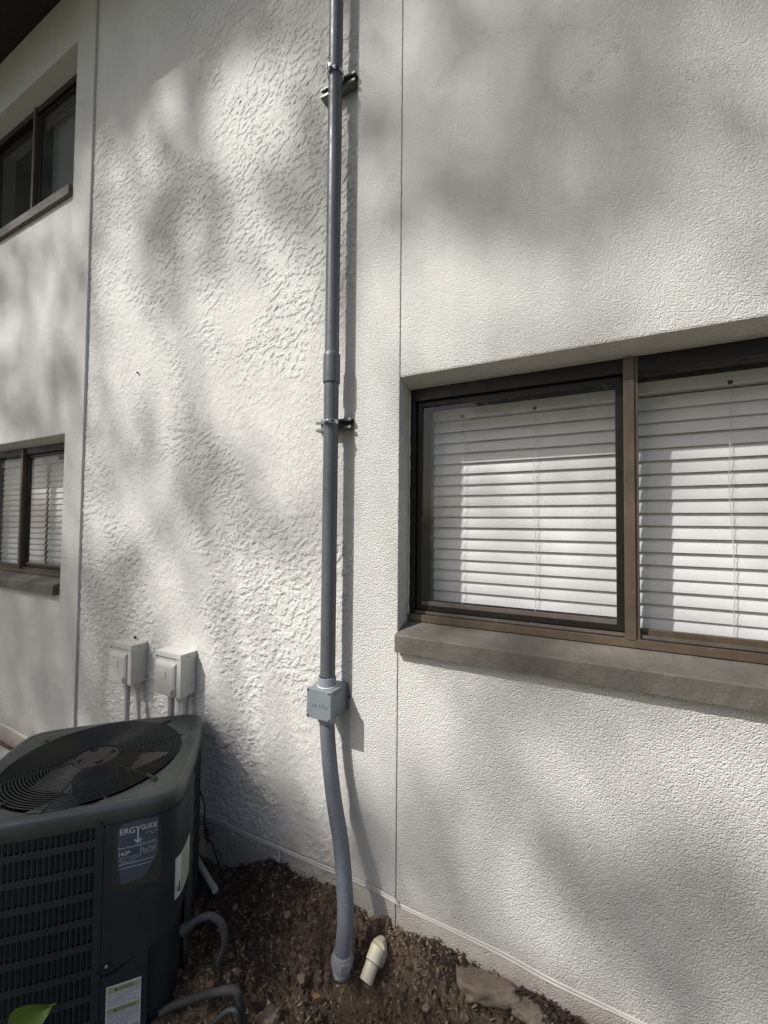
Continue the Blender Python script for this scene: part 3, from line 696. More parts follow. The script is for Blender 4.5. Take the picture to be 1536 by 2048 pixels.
# louvre panels (front: full detail)
PIT, RP, RH = .0156, .0815, .066
def louver_panel(s_right, ncol, zrow0, nrow, vanes=True):
    mb = MB(); off = -.001; hole_h = .062; hw_ = .0060
    def V(s, z, o=off): p, _ = side(s, o); mb.v.append((p.x, p.y, z)); return len(mb.v) - 1
    pill = []
    for a in np.linspace(0, math.pi, 5): pill.append((hw_ * math.cos(a), hole_h / 2 - hw_ + hw_ * math.sin(a)))
    for a in np.linspace(math.pi, 2 * math.pi, 5): pill.append((hw_ * math.cos(a), -hole_h / 2 + hw_ + hw_ * math.sin(a)))
    for r_ in range(nrow):
        zc = zrow0 - r_ * RP - RH / 2
        for c in range(ncol):
            scn = s_right - (c + .5) * PIT
            ot = []
            for (x, z) in pill:
                ex = PIT / 2 * (1 if x > 0 else -1) if abs(x) > hw_ * .5 else x * 1.25
                ez = RP / 2 * (1 if z > 0 else -1) if abs(z) > hole_h / 2 - hw_ * .75 else z
                if abs(x) >= hw_ * .99: ex = math.copysign(PIT / 2, x); ez = z
                ot.append(V(scn + ex, zc + ez))
            it = [V(scn + x, zc + z) for x, z in pill]; dp = [V(scn + x, zc + z, off - .0022) for x, z in pill]
            for k in range(10):
                k2 = (k + 1) % 10; mb.face((ot[k], ot[k2], it[k2], it[k])); mb.face((it[k], it[k2], dp[k2], dp[k]))
    o = mb.build('louver_panel', M_ac, AC, fix=False)
    if vanes:
        vm = MB()
        def pl(dx0, dx1, y0, y1): return [(dx0, -hole_h / 2 + .003, y0), (dx1, -hole_h / 2 + .006, y1), (dx1, hole_h / 2 - .006, y1), (dx0, hole_h / 2 - .003, y0)]
        A = pl(-hw_, hw_ * .85, -.0012, -.0095); Bq = [(x, z, y - .0012) for x, z, y in A]
        vm.v = [(x, z, y) for x, z, y in A + Bq]; vm.f = [(0, 1, 2, 3), (7, 6, 5, 4), (0, 4, 5, 1), (1, 5, 6, 2), (2, 6, 7, 3), (3, 7, 4, 0)]; vm.sm = [False] * 6; vm.mi = [0] * 6
        me = None
        for r_ in range(nrow):
            for c in range(ncol):
                s = s_right - (c + .5) * PIT; zc = zrow0 - r_ * RP - RH / 2
                if me is None: q = vm.build('louver', M_ac, o); me = q.data
                else: q = bpy.data.objects.new('louver', me); COL.objects.link(q); q.parent = o
                q.matrix_local = frame_at(s, zc, off) @ Matrix.Rotation(random.uniform(-.03, .03), 4, 'Y')
    return o
louver_panel(.107, 27, .724, 8)
louver_panel(TOT / 2 + .26, 34, .724, 8, False)
louver_panel(TOT / 4 + .20, 22, .724, 8, False)
louver_panel(-TOT / 4 + .24, 32, .724, 8, False)
# rim frame strips round the front louvre panel
shell('panel_frame', .1075, .1305, .03, .703, -.0008, .003, M_ac)
shell('panel_frame', -.345, .1070, .03, .724 - 8 * RP + .009, -.0012, .003, M_ac)
shell('top_band', -.35, .1305, .735, .70, -.0002, .003, M_ac)
# service panel with slanting foot, wrapping the corner
srv = shell('service_panel', .1335, .472, lambda s: .228 + .09 * max(0, (s - .16)) / .24 + .35 * max(0, s - .36) , .702, .004, .012, M_ac, bev=0)
shell('lower_panel', .1325, .268, .0, lambda s: .216 + .05 * max(0, s - .16) / .1, .001, .024, M_ac)
shell('corner_base', .2685, .52, .0, .40, -.019, .004, M_ac)
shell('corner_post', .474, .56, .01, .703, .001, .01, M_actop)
for s, z in ((.124, .712), (.124, .236), (.128, .20)):
    MB().lathe((0, 0, 0), [(.0045, 0), (.0045, .002), (.0025, .003)], 10).build('screw', M_black, AC).matrix_local = frame_at(s, z, .0005) 
o = MB().lathe((0, 0, 0), [(.013, 0), (.012, .0015), (.008, .0008)], 20).build('screw_dimple', M_black, srv); o.matrix_local = frame_at(.150, .252, .004)
o = MB().lathe((0, 0, 0), [(.005, 0), (.005, .003), (.002, .004)], 12).build('screw', M_fit, srv); o.matrix_local = frame_at(.150, .252, .0045)
for a, z in ((.575, .69), (.60, .64)):
    MB().lathe((0, 0, 0), [(.005, 0), (.005, .006)], 10).build('screw', M_black, AC).matrix_local = frame_at(a, z, .002)
# fan grille
gr = MB().lathe((0, 0, ZT + .008), [(.070, -.006), (.078, -.003), (.076, 0), (.060, .0015), (.045, .0005), (.044, .002), (.02, .0025)], 40).build('fan_grille', M_wire, AC)
HZ = lambda r: ZT + .004 + .007 * (1 - (r / .30) ** 2)
radii = [.082 + (.297 - .082) * i / 22 for i in range(23)]
for r_ in radii:
    MB().tube([(r_ * math.cos(a), r_ * math.sin(a), HZ(r_)) for a in np.linspace(0, 2 * math.pi, 73)[:-1]], .00175, 6, closed=True).build('ring', M_wire, gr)
for k in range(6):
    a = math.radians(-40 + 60 * k); e = .316 if k % 1 == 0 else .30
    MB().tube([(q * math.cos(a), q * math.sin(a), HZ(q) - .0035) for q in (.07, .15, .23, .30, e)], .0028, 6).build('spoke', M_wire, gr)
for k, a in enumerate((-40, 50, 140, 230)):
    a = math.radians(a); c, s_ = math.cos(a), math.sin(a)
    b = MB(); b.tube([(.285 * c, .285 * s_, HZ(.28) + .001), (.330 * c, .330 * s_, ZT + .004)], .0048, 8); b.lathe((.330 * c, .330 * s_, ZT), [(.009, 0), (.009, .003), (.005, .006)], 12); b.build('grille_clip', M_wire, gr)
for k in range(4):
    a = math.radians(20 + 90 * k); c, s_ = math.cos(a), math.sin(a)
    b = MB(); b.lathe((.055 * c, .055 * s_, ZT + .0085), [(.008, 0), (.007, .004), (.003, .005)], 12); b.tube([(.058 * c, .058 * s_, ZT + .011), (.055 * c + .018 * -s_, .055 * s_ + .018 * c, ZT + .010)], .0035, 6); b.build('hub_screw', M_black, gr)
fan = MB().lathe((0, 0, ZT - .11), [(.05, 0), (.075, .01), (.075, .05), (.06, .06)], 24).build('fan', M_wire, AC)
for k in range(4):
    a0 = math.radians(-62 + 90 * k); mb = MB()
    for i in range(7):
        r_ = .06 + .225 * i / 6
        for j in range(6):
            a = a0 + (j / 5) * math.radians(34) + .12 * i / 6; mb.v.append((r_ * math.cos(a), r_ * math.sin(a), ZT - .10 - .055 * j / 5 * (1 - .3 * i / 6)))
    nb = len(mb.v); mb.v += [(x, y, z - .002) for x, y, z in mb.v]
    for i in range(6):
        for j in range(5):
            q = i * 6 + j; mb.face((q, q + 1, q + 7, q + 6), True); mb.face((nb + q + 6, nb + q + 7, nb + q + 1, nb + q), True)
    mb.build('fan_blade', M_blade, fan, fix=False)
# stickers
def patch(name, s0, s1, z0, z1, off, m, parent, edge=None, n=24, thick=.0004):
    mb = MB()
    for i in range(n + 1):
        s = s0 + (s1 - s0) * i / n; f = i / n; zb, zt = (edge(f) if edge else (0, 1)); p, _ = side(s, off); q, _ = side(s, off - thick)
        a, b_ = z0 + (z1 - z0) * zb, z0 + (z1 - z0) * zt
        mb.v += [(p.x, p.y, a), (p.x, p.y, b_), (q.x, q.y, b_), (q.x, q.y, a)]
    for i in range(n):
        for k in range(4): mb.face((4 * i + k, 4 * i + (k + 1) % 4, 4 * i + 4 + (k + 1) % 4, 4 * i + 4 + k))
    mb.face((0, 1, 2, 3)); mb.face((4 * n + 3, 4 * n + 2, 4 * n + 1, 4 * n)); return mb.build(name, m, parent)
E0, E1, EZ0, EZ1 = .172, .290, .498, .698
patch('glue_residue', E0 - .012, E1 + .010, EZ0 - .018, EZ1 + .000, .0043, M_glue, srv, lambda f: (.02 + .03 * math.sin(f * 40), .97 - .03 * abs(math.sin(f * 23))), 60, .0002)
def eg(f):
    lo = (.0 + .06 * f if f < .55 else .033 + (f - .55) ** 1.6 * 1.25)
    if f < .10: lo = max(lo, .55 * (1 - f / .10) ** 1.0)
    hi = 1 - .012 * math.sin(f * 9) - (.10 * (1 - f / .10) if f < .10 else 0)
    return (min(lo + .012 * math.sin(f * 60), .9), hi)
es = patch('energy_sticker', E0, E1, EZ0, EZ1, .0047, M_blueguide, srv, eg, 60)
def put(txt, s, z, size, m, off=.0052, par=es, bold=0, sx=1, rot=0): return text_mesh('lettering', txt, size, m, par, frame_at(s, z, off) @ Matrix.Rotation(rot, 4, 'Z'), .0001, bold, sx)
put('ERGY', E0 + .004, EZ1 - .036, .0265, M_ink, bold=.0003, sx=.95); put('GUIDE', E0 + .066, EZ1 - .033, .0235, M_ink, bold=.0002, sx=.70)
b = MB(); b.box((-.0022, -.030, 0), (.0022, .012, .0003)); b.prism([(-.011, -.022), (-.008, -.019), (0, -.027), (.008, -.019), (.011, -.022), (0, -.034)], 0, .0003, 'Z'); b.build('arrow', M_ink, es).matrix_local = frame_at(E0 + .058, EZ1 - .040, .0052)
put('Efficiency Rating (SEER)*', E0 + .001, EZ1 - .082, .0066, M_ink, bold=.0001); put('14.3*', E0 + .001, EZ1 - .104, .0165, M_ink, bold=.0005)
def scribble(mb, s0, s1, z, h, off, seed):
    r = random.Random(seed); s = s0
    while s < s1:
        w_ = r.uniform(.002, .007); e = min(s + w_, s1)
        if r.random() < .88:
            p, _ = side(s, off); q, _ = side(e, off); zz = z + r.uniform(-.0003, .0003); mb.add([(p.x, p.y, zz), (q.x, q.y, zz), (q.x, q.y, zz + h), (p.x, p.y, zz + h)], [(0, 1, 2, 3)])
        s = e + r.uniform(.0006, .0014)
mb = MB(); sd_ = 0
for (s0, s1, z, h) in ((.08, .116, -.046, .0016), (.088, .116, -.052, .0016), (.071, .113, -.078, .0014), (.071, .113, -.083, .0014), (.071, .112, -.095, .0016), (.071, .112, -.1, .0016), (.071, .111, -.105, .0016), (.071, .110, -.110, .0014), (.002, .063, -.113, .0012), (.04, .063, -.119, .0012), (.01, .05, -.125, .001), (.012, .05, -.129, .001), (.004, .104, -.134, .0022), (.004, .100, -.147, .002), (.002, .016, -.120, .0012)):
    sd_ += 1; scribble(mb, E0 + s0, E0 + s1, EZ1 + z, h, .0054, sd_)
for z0, z1 in ((-.118, -.066),):
    p, _ = side(E0 + .066, .0054); q, _ = side(E0 + .0672, .0054); mb.add([(p.x, p.y, EZ1 + z0), (q.x, q.y, EZ1 + z0), (q.x, q.y, EZ1 + z1), (p.x, p.y, EZ1 + z1)], [(0, 1, 2, 3)])
o = mb.build('small_print', M_ink, es, fix=False); o['kind'] = 'stuff'
# wrap-round sticker on the corner
sk = patch('wrap_sticker', .345, .470, .378, .520, .0046, M_labelgrey, srv)
wp = patch('white_panel', .345, .372, .379, .519, .0050, M_label, sk)
mb = MB()
for k, s in enumerate((.385, .398, .411, .426, .440)):
    for a, b_ in ((.39, .51),):
        p, _ = side(s, .0052); q, _ = side(s + .0012, .0052); mb.add([(p.x, p.y, a), (q.x, q.y, a), (q.x, q.y, b_), (p.x, p.y, b_)], [(0, 1, 2, 3)])
p, _ = side(.3475, .0054); q, _ = side(.3483, .0054); mb.add([(p.x, p.y, .382), (q.x, q.y, .382), (q.x, q.y, .516), (p.x, p.y, .516)], [(0, 1, 2, 3)])
mb.build('printed_rule', M_greyink, sk, fix=False)
put('2', .351, .404, .020, M_blackink, .0055, wp, .0006, .7); 
b = MB(); b.prism([(.0, .0), (.004, -.004), (.008, .0), (.009, .016), (.006, .022), (.009, .026), (.006, .034), (.001, .030), (.003, .02), (-.001, .012)], 0, .0002, 'Z'); b.build('black_mark', M_blackink, wp).matrix_local = frame_at(.3600, .396, .0055)
# warning sticker
wsn = patch('warning_sticker', .150, .250, -.06 + .06, .182, .0028, M_label, [o for o in bpy.data.objects if o.name == 'lower_panel'][0])
for zt, zb, word in ((.177, .159, 'WARNING'), (.112, .094, 'ADVERTENCIA'), (.040, .022, 'WARNING')):
    patch('sticker_band', .154, .246, zb, zt, .0032, M_yel, wsn, None, 8)
    put(word, .186, zb + .005, .0125, M_greyink, .0036, wsn, .0002, .72 if len(word) < 9 else .62)
    b = MB(); b.prism([(-.005, 0), (.005, 0), (0, .009)], 0, .0002, 'Z'); b.build('warning_triangle', M_blackink, wsn).matrix_local = frame_at(.178, zb + .005, .0036)
mb = MB()
for z in [.154 - .0052 * i for i in range(8)] + [.089 - .0052 * i for i in range(9)]: scribble(mb, .155, .245 if random.random() < .7 else .215, z, .0017, .0034, int(z * 1e5))
mb.build('small_print', M_greyink, wsn, fix=False)['kind'] = 'stuff'

# ------------------------------------------------------------------ ground clutter
def simple_tube(name, pts, r, m, label, cat, n=14, rib=False, part='tube'):
    o_ = Vector(pts[-1]); q = [Vector(p) - o_ for p in pts]
    b = ribtube(q, r, .0006, .005, n) if rib else MB().tube(smooth_path(q, 14), r, n)
    o = b.build(name, m, None); o.location = o_; tag(o, label, cat); return o
CW = [(-1.2950, -0.4150, 0.1480), (-1.2660, -0.3850, 0.1670), (-1.2260, -0.3600, 0.1720), (-1.1910, -0.3450, 0.1410), (-1.1840, -0.3400, 0.0730), (-1.2120, -0.3400, -0.0110), (-1.20, -.33, -.1)]
t = thing('power_whip', 'faded grey flexible hose looping from the air conditioner corner into the soil', 'flexible conduit', CW[-1]); O = Vector(CW[-1])
ribtube([Vector(p) - O for p in CW], .0125, .0006, .006).build('hose', M_gflex, t)
a = Vector(CW[0]) - O; dv = (Vector(CW[1]) - Vector(CW[0])).normalized()
MB().lathe(a - dv * .018, [(.014, 0), (.018, .002), (.018, .016), (.0145, .018), (.0145, .030)], 14, axis=dv).build('connector', M_gflex, t)
simple_tube('refrigerant_line', [(-1.3070, -0.5000, -0.0680), (-1.2720, -0.4700, -0.0510), (-1.1750, -0.4300, -0.0080), (-1.0860, -0.4150, 0.0380), (-1.0490, -0.4100, 0.0460), (-1.0370, -0.4050, 0.0110), (-1.0290, -0.4000, -0.0540), (-1.01, -.40, -.15)], .0125, M_rub, 'thick black insulated line curling across the soil beside the air conditioner foot', 'pipe')
simple_tube('copper_line', [(-1.1720, -0.4500, -0.1030), (-1.1090, -0.4400, -0.0450), (-1.0690, -0.4300, -0.0050), (-1.0380, -0.4250, 0.0060), (-1.0270, -0.4200, -0.0300), (-1.0210, -0.4200, -0.0740)], .0075, M_gflex, 'thin greyish refrigerant line in front of the insulated one at the bottom edge', 'pipe')
# brown thin cable
BW = [(-1.3110, -0.4100, 0.1120), (-1.2990, -0.4100, 0.0650)] + [(p[0], p[1], gh(p[0], p[1]) + .008) for p in ((-1.3050, -0.3310, -0.1000), (-1.1990, -0.3200, -0.1000), (-1.1170, -0.2790, -0.1000), (-1.0460, -0.2390, -0.1000), (-0.9620, -0.2430, -0.1000), (-0.8480, -0.2770, -0.1000))]
simple_tube('thin_cable', BW, .0024, M_brownwire, 'thin reddish brown cable trailing over the soil left of the conduit foot', 'cable', 8)
# white PVC stub with elbow
e0 = Vector((-0.6870, -0.0950, 0.0680)); e1 = Vector((-0.6970, -0.1650, 0.0140)); dr = (e1 - e0).normalized()
t = thing('drain_pipe', 'short stained cream PVC pipe with elbow sticking out of the soil', 'pipe', tuple(e1)); O = e1
mb = MB(); L0 = (e1 - e0).length
mb.lathe(e0 - O, [(.0235, 0), (.0235, L0 * .45), (.0232, L0), (.0195, L0), (.0195, L0 * .45)], 28, axis=dr); mb.build('tube', M_cream, t)
mb = MB(); mb.lathe(e0 - O, [(.0195, L0 - .02), (.0194, L0 - .019)], 28, axis=dr); mb.build('dark_bore', M_black, t)
mb = MB(); mb.lathe(e0 - O, [(.0268, L0 * .42), (.0272, L0 * .40), (.0272, -.005)], 28, axis=dr); mb.tube([e0 - O - dr * .004, e0 - O - dr * .014 + Vector((-.001, .002, -.006)), e0 - O + Vector((.002, .020, -.03)), e0 - O + Vector((.004, .026, -.075))], [.0268, .0262, .0255, .0245], 24); mb.build('elbow', M_cream, t)
mb = MB(); mb.tube([e0 - O + dr * (L0 * .43) + (dr.orthogonal().normalized() * math.cos(a) + dr.cross(dr.orthogonal().normalized()) * math.sin(a)) * .0255 for a in np.linspace(0, 6.283, 25)[:-1]], .0014, 6, closed=True); mb.build('glue_line', M_black, t)
# chalky white pipe near AC
w0, w1 = Vector((-1.7180, -0.0300, -0.0350)), Vector((-1.4920, -0.1100, -0.0370))
simple_tube('white_pipe', [w0 - (w1 - w0) * .6, w0, w1], .0135, M_white, 'chalky white pipe end lying on the soil between air conditioner and wall', 'pipe', 16)
# wall cables
def wallcable(pts, name, dz, lab):
    q = []
    for (x, y, z) in pts: q.append((x + random.uniform(-.004, .004), y, z + dz + random.uniform(-.0015, .0015)))
    b = MB().tube(smooth_path(q, 12), .0042, 8); o = b.build(name, M_boxpaint, None); tag(o, lab, 'cable', 'painted cables along the wall foot')
WC = [(-4.2, -.009, .128), (-3.8080, -0.0090, 0.1430), (-3.3790, -0.0090, 0.1280), (-3.10, -.010, .11), (-3.05, -.022, .112), (-2.86, -.022, .112), (-2.83, -.01, .115), (-2.3, -.01, .13), (-1.7210, -0.0100, 0.1710), (-1.4530, -0.0100, 0.1720), (-1.2290, -0.0100, 0.1790), (-1.0740, -0.0100, 0.1840), (-0.9760, -0.0120, 0.1890), (-0.8780, -0.0140, 0.1960), (-0.8380, -0.0220, 0.2060), (-0.7590, -0.0220, 0.2060), (-0.6630, -0.0220, 0.1960), (-0.6430, -0.0170, 0.1860), (-0.6250, -0.0100, 0.1760), (-0.4440, -0.0090, 0.1750), (-0.2710, -0.0090, 0.1730), (-0.1150, -0.0090, 0.1610), (0.0260, -0.0090, 0.1600), (0.1510, -0.0090, 0.1610), (.9, -.009, .16)]
wallcable(WC, 'wall_cable', .0, 'upper of the two white painted cables clipped along the wall foot')
wallcable(WC, 'wall_cable', -.0095, 'lower of the two white painted cables clipped along the wall foot')
# loose white clip
c0 = Vector((-1.2200, -0.0150, 0.1270)); t = thing('cable_clip', 'loose white plastic strap clip hanging from the wall below the cables', 'clip', tuple(c0))
MB().box((-.010, -.002, -.020), (.010, .0, .006)).build('strap', M_white, t, .001).rotation_euler = (.5, .5, .15)
MB().tube([(.004, 0, .004), (.012, -.004, .016), (.010, -.002, .028), (.002, .006, .030)], .0022, 8).build('loop', M_white, t)
MB().tube([(-.008, 0, .006), (-.022, 0, .010), (-.030, .004, .004)], .0014, 6).build('wire_end', M_white, t)
# dead vine
t = thing('dead_vine', 'dry dark vine root hanging beside the air conditioner', 'vine', (-1.5140, -0.0300, -0.0720)); O = Vector(t.location)
V0 = [(-1.6640, -0.0600, 0.3230), (-1.6470, -0.0500, 0.2520), (-1.6530, -0.0400, 0.1620), (-1.6520, -0.0300, 0.0920), (-1.6040, -0.0300, 0.0670), (-1.5750, -0.0300, 0.0080), (-1.5370, -0.0300, -0.0420), (-1.4930, -0.0400, -0.0630)]
mb = MB(); V = [Vector(p) - O + Vector((random.uniform(-.004, .004), 0, 0)) for p in V0]; mb.tube(smooth_path(V, 8), .0032, 7)
mb.tube([Vector((-1.6610, -0.0350, 0.1440)) - O, Vector((-1.6460, -0.0300, 0.1130)) - O, Vector((-1.6380, -0.0300, 0.0830)) - O], [.004, .011, .004], 8)
for pa in (((396, 1649), (410, 1648), (424, 1647)), ((403, 1660), (408, 1674), (418, 1684)), ((420, 1668), (424, 1660), (423, 1650)), ((434, 1700), (441, 1712), (436, 1730)), ((405, 1600), (400, 1620), (398, 1640))):
    pass
BR = [[(-1.6970, -0.0400, 0.1410), (-1.6550, -0.0350, 0.1490), (-1.6020, -0.0400, 0.1760)], [(-1.6870, -0.0300, 0.1140), (-1.6660, -0.0300, 0.0830), (-1.6240, -0.0300, 0.0690)], [(-1.6320, -0.0300, 0.0990), (-1.6090, -0.0300, 0.1260), (-1.6010, -0.0400, 0.1560)], [(-1.5830, -0.0300, 0.0560), (-1.5530, -0.0300, 0.0350), (-1.5610, -0.0300, -0.0140)], [(-1.6450, -0.0300, 0.0760), (-1.6320, -0.0400, 0.0640), (-1.6460, -0.0400, 0.0680)]]
for b_ in BR: mb.tube(smooth_path([Vector(p) - O for p in b_], 6), .0019, 6)
mb.build('root', M_root, t)
# twin bare wires
simple_tube('bare_wire', [(-0.5710, -0.0600, 0.0370), (-0.6270, -0.0300, 0.0320), (-0.6480, -0.0300, 0.0350), (-0.6620, -0.0600, 0.0340), (-0.6570, -0.0900, 0.0290), (-0.6480, -0.1200, -0.0070), (-0.6370, -0.1500, -0.0300), (-0.6120, -0.1900, -0.0580)], .0016, M_brownwire, 'thin twisted wire looping down the soil right of the cream pipe', 'wire', 6)
simple_tube('bare_wire', [(-0.6560, -0.0300, 0.0370), (-0.6350, -0.0300, 0.0340), (-0.6020, -0.0200, 0.0300), (-0.5520, -0.0200, 0.0370), (-0.5180, -0.0300, 0.0360)], .0015, M_copper, 'pale wire end curling over the soil toward the wall', 'wire', 6)
# rocks
def rock(px, sx, sy, sz, m, label, rot=0, name='rock', seed=0, sub=4, flat=.6, cat='rock', tilt=0):
    bm = bmesh.new(); bmesh.ops.create_icosphere(bm, subdivisions=sub, radius=1); r = random.Random(seed); ph = [r.uniform(0, 50) for _ in range(4)]
    for v in bm.verts:
        c = v.co; k = 1 + .30 * (float(vnoise(np.array([c.x * 1.4 + ph[0] + c.z]), np.array([c.y * 1.4 + ph[1]]))[0]) - .5) * 2 + .16 * (float(vnoise(np.array([c.x * 4 + ph[2]]), np.array([c.y * 4 + ph[3] + c.z * 3]))[0]) - .5) * 2
        q = c * k; q.z = math.copysign(min(abs(q.z), flat), q.z); q.x = math.copysign(min(abs(q.x), .84), q.x) ; v.co = Vector((q.x * sx, q.y * sy, q.z * sz))
    me = bpy.data.meshes.new(name); bm.to_mesh(me); bm.free(); me.materials.append(m)
    for p_ in me.polygons: p_.use_smooth = True
    o = bpy.data.objects.new(name, me); COL.objects.link(o); o.location = px; o.rotation_euler = (tilt, 0, rot); tag(o, label, cat); return o
def onsoil(p, up=.0): return (p[0], p[1], gh(p[0], p[1]) + up)
rock(onsoil((-0.3050, -0.0410, 0.0300), .010), .12, .065, .04, M_slab, 'big flat tan slab of rock at the bottom right against the wall', .35, seed=3, name='slab_rock', tilt=-.25)
rock(onsoil((-0.1700, -0.0520, 0.0500), .0), .07, .035, .022, M_slab, 'second tan slab lying right of the biggest one', .2, seed=4, name='slab_rock')
rock((-0.5420, -0.0550, 0.0290), .020, .014, .045, M_rock, 'upright brown stone leaning between the wires and the mulch', .3, seed=9, tilt=.5)
rock((-0.9400, -0.2000, -0.0650), .018, .014, .040, M_rock, 'tall brown stone left of the flexible conduit foot', .2, seed=12, tilt=.6)
rock((-0.2990, -0.0300, 0.0780), .016, .012, .014, M_dry, 'small orange and white chipped stone near the wall at right', .4, seed=15)
rock((-0.2830, -0.0200, 0.0930), .011, .008, .018, M_rock, 'small pinkish pebble standing behind the chipped stone', .4, seed=16)
rock((-0.4630, -0.0800, 0.0330), .013, .009, .007, M_dry, 'flat pale pebble in the mulch above the slab', .1, seed=17)
rock((-0.4840, -0.1400, 0.0140), .016, .011, .006, M_dry, 'flat cream stone chip at the bottom centre', .6, seed=18)
rock((-1.2690, -0.1000, 0.0050), .009, .009, .008, M_slab, 'pale pebble on the dark mulch below the clip', .6, seed=19)
rock((-1.0700, -0.1300, 0.0530), .016, .013, .012, M_rock, 'rounded brown clod in the middle of the soil bank', .6, seed=20)
rock((-1.3210, -0.1600, 0.0010), .013, .010, .010, M_rock, 'brown stone beside the mulch near the hose loop', 1.6, seed=21)
rock((-0.6990, -0.0700, -0.0680), .013, .010, .010, M_slab, 'small tan stone wedged under the cream pipe', 1.0, seed=22)
rock((-0.9760, -0.3300, -0.0890), .045, .030, .03, M_rock, 'dark brown rock at the bottom edge right of the insulated line', 1.0, seed=23)
# dry leaves
def leaf(px, L_, W_, m, label, rz, seed, name='dry_leaf', tilt=.3, cat='leaf', group=None, curl=.25):
    mb = MB(); n = 8
    for i in range(n + 1):
        f = i / n; w_ = W_ * math.sin(math.pi * min(1, f * .93 + .05)) ** .8; x = (f - .5) * L_; z = curl * L_ * (f - .5) ** 2
        mb.v += [(x, -w_ / 2, z + .15 * W_), (x, 0, z), (x, w_ / 2, z + .15 * W_)]
    for i in range(n):
        for k in range(2): q = 3 * i + k; mb.face((q, q + 1, q + 4, q + 3), True)
    nb = len(mb.v); mb.v += [(x, y, z - .0006) for x, y, z in mb.v]
    for f_ in list(mb.f): mb.face([nb + i for i in f_[::-1]], True)
    o = mb.build(name, m, None, fix=False); o.location = px; o.rotation_euler = (tilt, .2 * math.sin(seed), rz); tag(o, label, cat, group); return o
def up(p, h=.012): return (p[0], p[1], max(p[2], gh(p[0], p[1]) + h))
leaf(up((-1.2130, -0.2220, -0.0800)), .032, .014, M_dry, 'pale peanut-shaped dry leaf in the soil left of centre', 1.9, 1)
leaf(up((-1.2880, -0.2880, -0.0800)), .028, .011, M_orange, 'orange-brown oval leaf just right of the hose loop', 1.8, 2)
leaf(up((-0.8740, -0.2080, -0.0800)), .032, .014, M_orange, 'torn orange leaf near the foot of the conduit', .3, 3)
leaf(up((-1.1560, -0.3480, -0.0800)), .02, .012, M_dry, 'small tan leaf by the insulated line bend', 2.6, 4)
leaf(up((-1.1930, -0.1120, -0.0300)), .030, .008, M_dry, 'slim pale dry leaf standing on the mulch slope', 1.3, 5, tilt=.8)
leaf(up((-1.2460, -0.0820, 0.0000)), .018, .010, M_dry, 'tiny light leaf on the mulch below the clip', 2.2, 6)
leaf(up((-0.2000, -0.0010, 0.0600)), .028, .018, M_dry, 'round tan leaf on the slab near the wall', .4, 7)
leaf(up((-1.0130, -0.3500, -0.0800)), .022, .014, M_orange, 'crumpled orange leaf at the bottom edge', .9, 8)
# scatter: thousands of crumbs, clods, mulch shreds and leaf bits
def ico_scatter(name, pts, sizes, m, label, cat, stretch=(1, 1, .7)):
    bm = bmesh.new(); bmesh.ops.create_icosphere(bm, subdivisions=1, radius=1); bv = np.array([v.co[:] for v in bm.verts]); bf = np.array([[v.index for v in f.verts] for f in bm.faces]); bm.free()
    n = len(pts); R_ = rng.uniform(.72, 1.25, (n, len(bv), 1)); V = bv[None] * R_ * np.array(stretch)
    a = rng.uniform(0, 6.28, n); t_ = rng.uniform(-.6, .6, n); ca, sa, ct, st = np.cos(a), np.sin(a), np.cos(t_), np.sin(t_)
    y = V[..., 1] * ct[:, None] - V[..., 2] * st[:, None]; z = V[..., 1] * st[:, None] + V[..., 2] * ct[:, None]; x = V[..., 0]
    V = np.stack([x * ca[:, None] - y * sa[:, None], x * sa[:, None] + y * ca[:, None], z], -1) * sizes[:, None, None] + pts[:, None]
    F = (bf[None] + (np.arange(n) * len(bv))[:, None, None]).reshape(-1, 3)
    o = npmesh(name, V.reshape(-1, 3), F, m, None, False, True); tag(o, label, cat, None, 'stuff'); return o
def spots(n, f=None, x=(-1.6, .25), y=(-.5, -.004)):
    out = []
    px = rng.uniform(*x, n * 6); py = y[1] - (y[1] - y[0]) * rng.random(n * 6) ** 1.4
    if f is not None: k = rng.random(n * 6) < f(px, py); px, py = px[k], py[k]
    px, py = px[:n], py[:n]; return np.stack([px, py, ground_h(px, py)], 1)
gauss = lambda x, y, cx, cy, s, sy: np.exp(-((x - cx) / s) ** 2 - ((y - cy) / sy) ** 2)
mulchf = lambda x, y: np.clip(gauss(x, y, -1.28, -.07, .16, .12) + gauss(x, y, -.36, -.03, .14, .05) + gauss(x, y, -.12, -.02, .18, .05) + gauss(x, y, -1.25, -.3, .15, .12) * .5 + .04, 0, 1)
cl = spots(6500, lambda x, y: .18 + .82 * sstep(.42, .6, fbm(x * 6 + 3, y * 6 + 60, 3))); ico_scatter('soil_clods', cl + [0, 0, .001], rng.gamma(1.3, .0032, len(cl)).clip(.001, .019), M_clod, 'loose brown clods and crumbs strewn over the dug soil', 'soil clods')
cl = spots(600); ico_scatter('pebbles', cl + [0, 0, .002], rng.gamma(2, .0024, len(cl)).clip(.002, .012), M_rock, 'small brown and tan pebbles mixed in the soil', 'pebbles')
cl = spots(60); ico_scatter('white_grit', cl + [0, 0, .002], rng.uniform(.001, .0028, len(cl)), M_white, 'tiny white grit specks on the soil', 'grit')
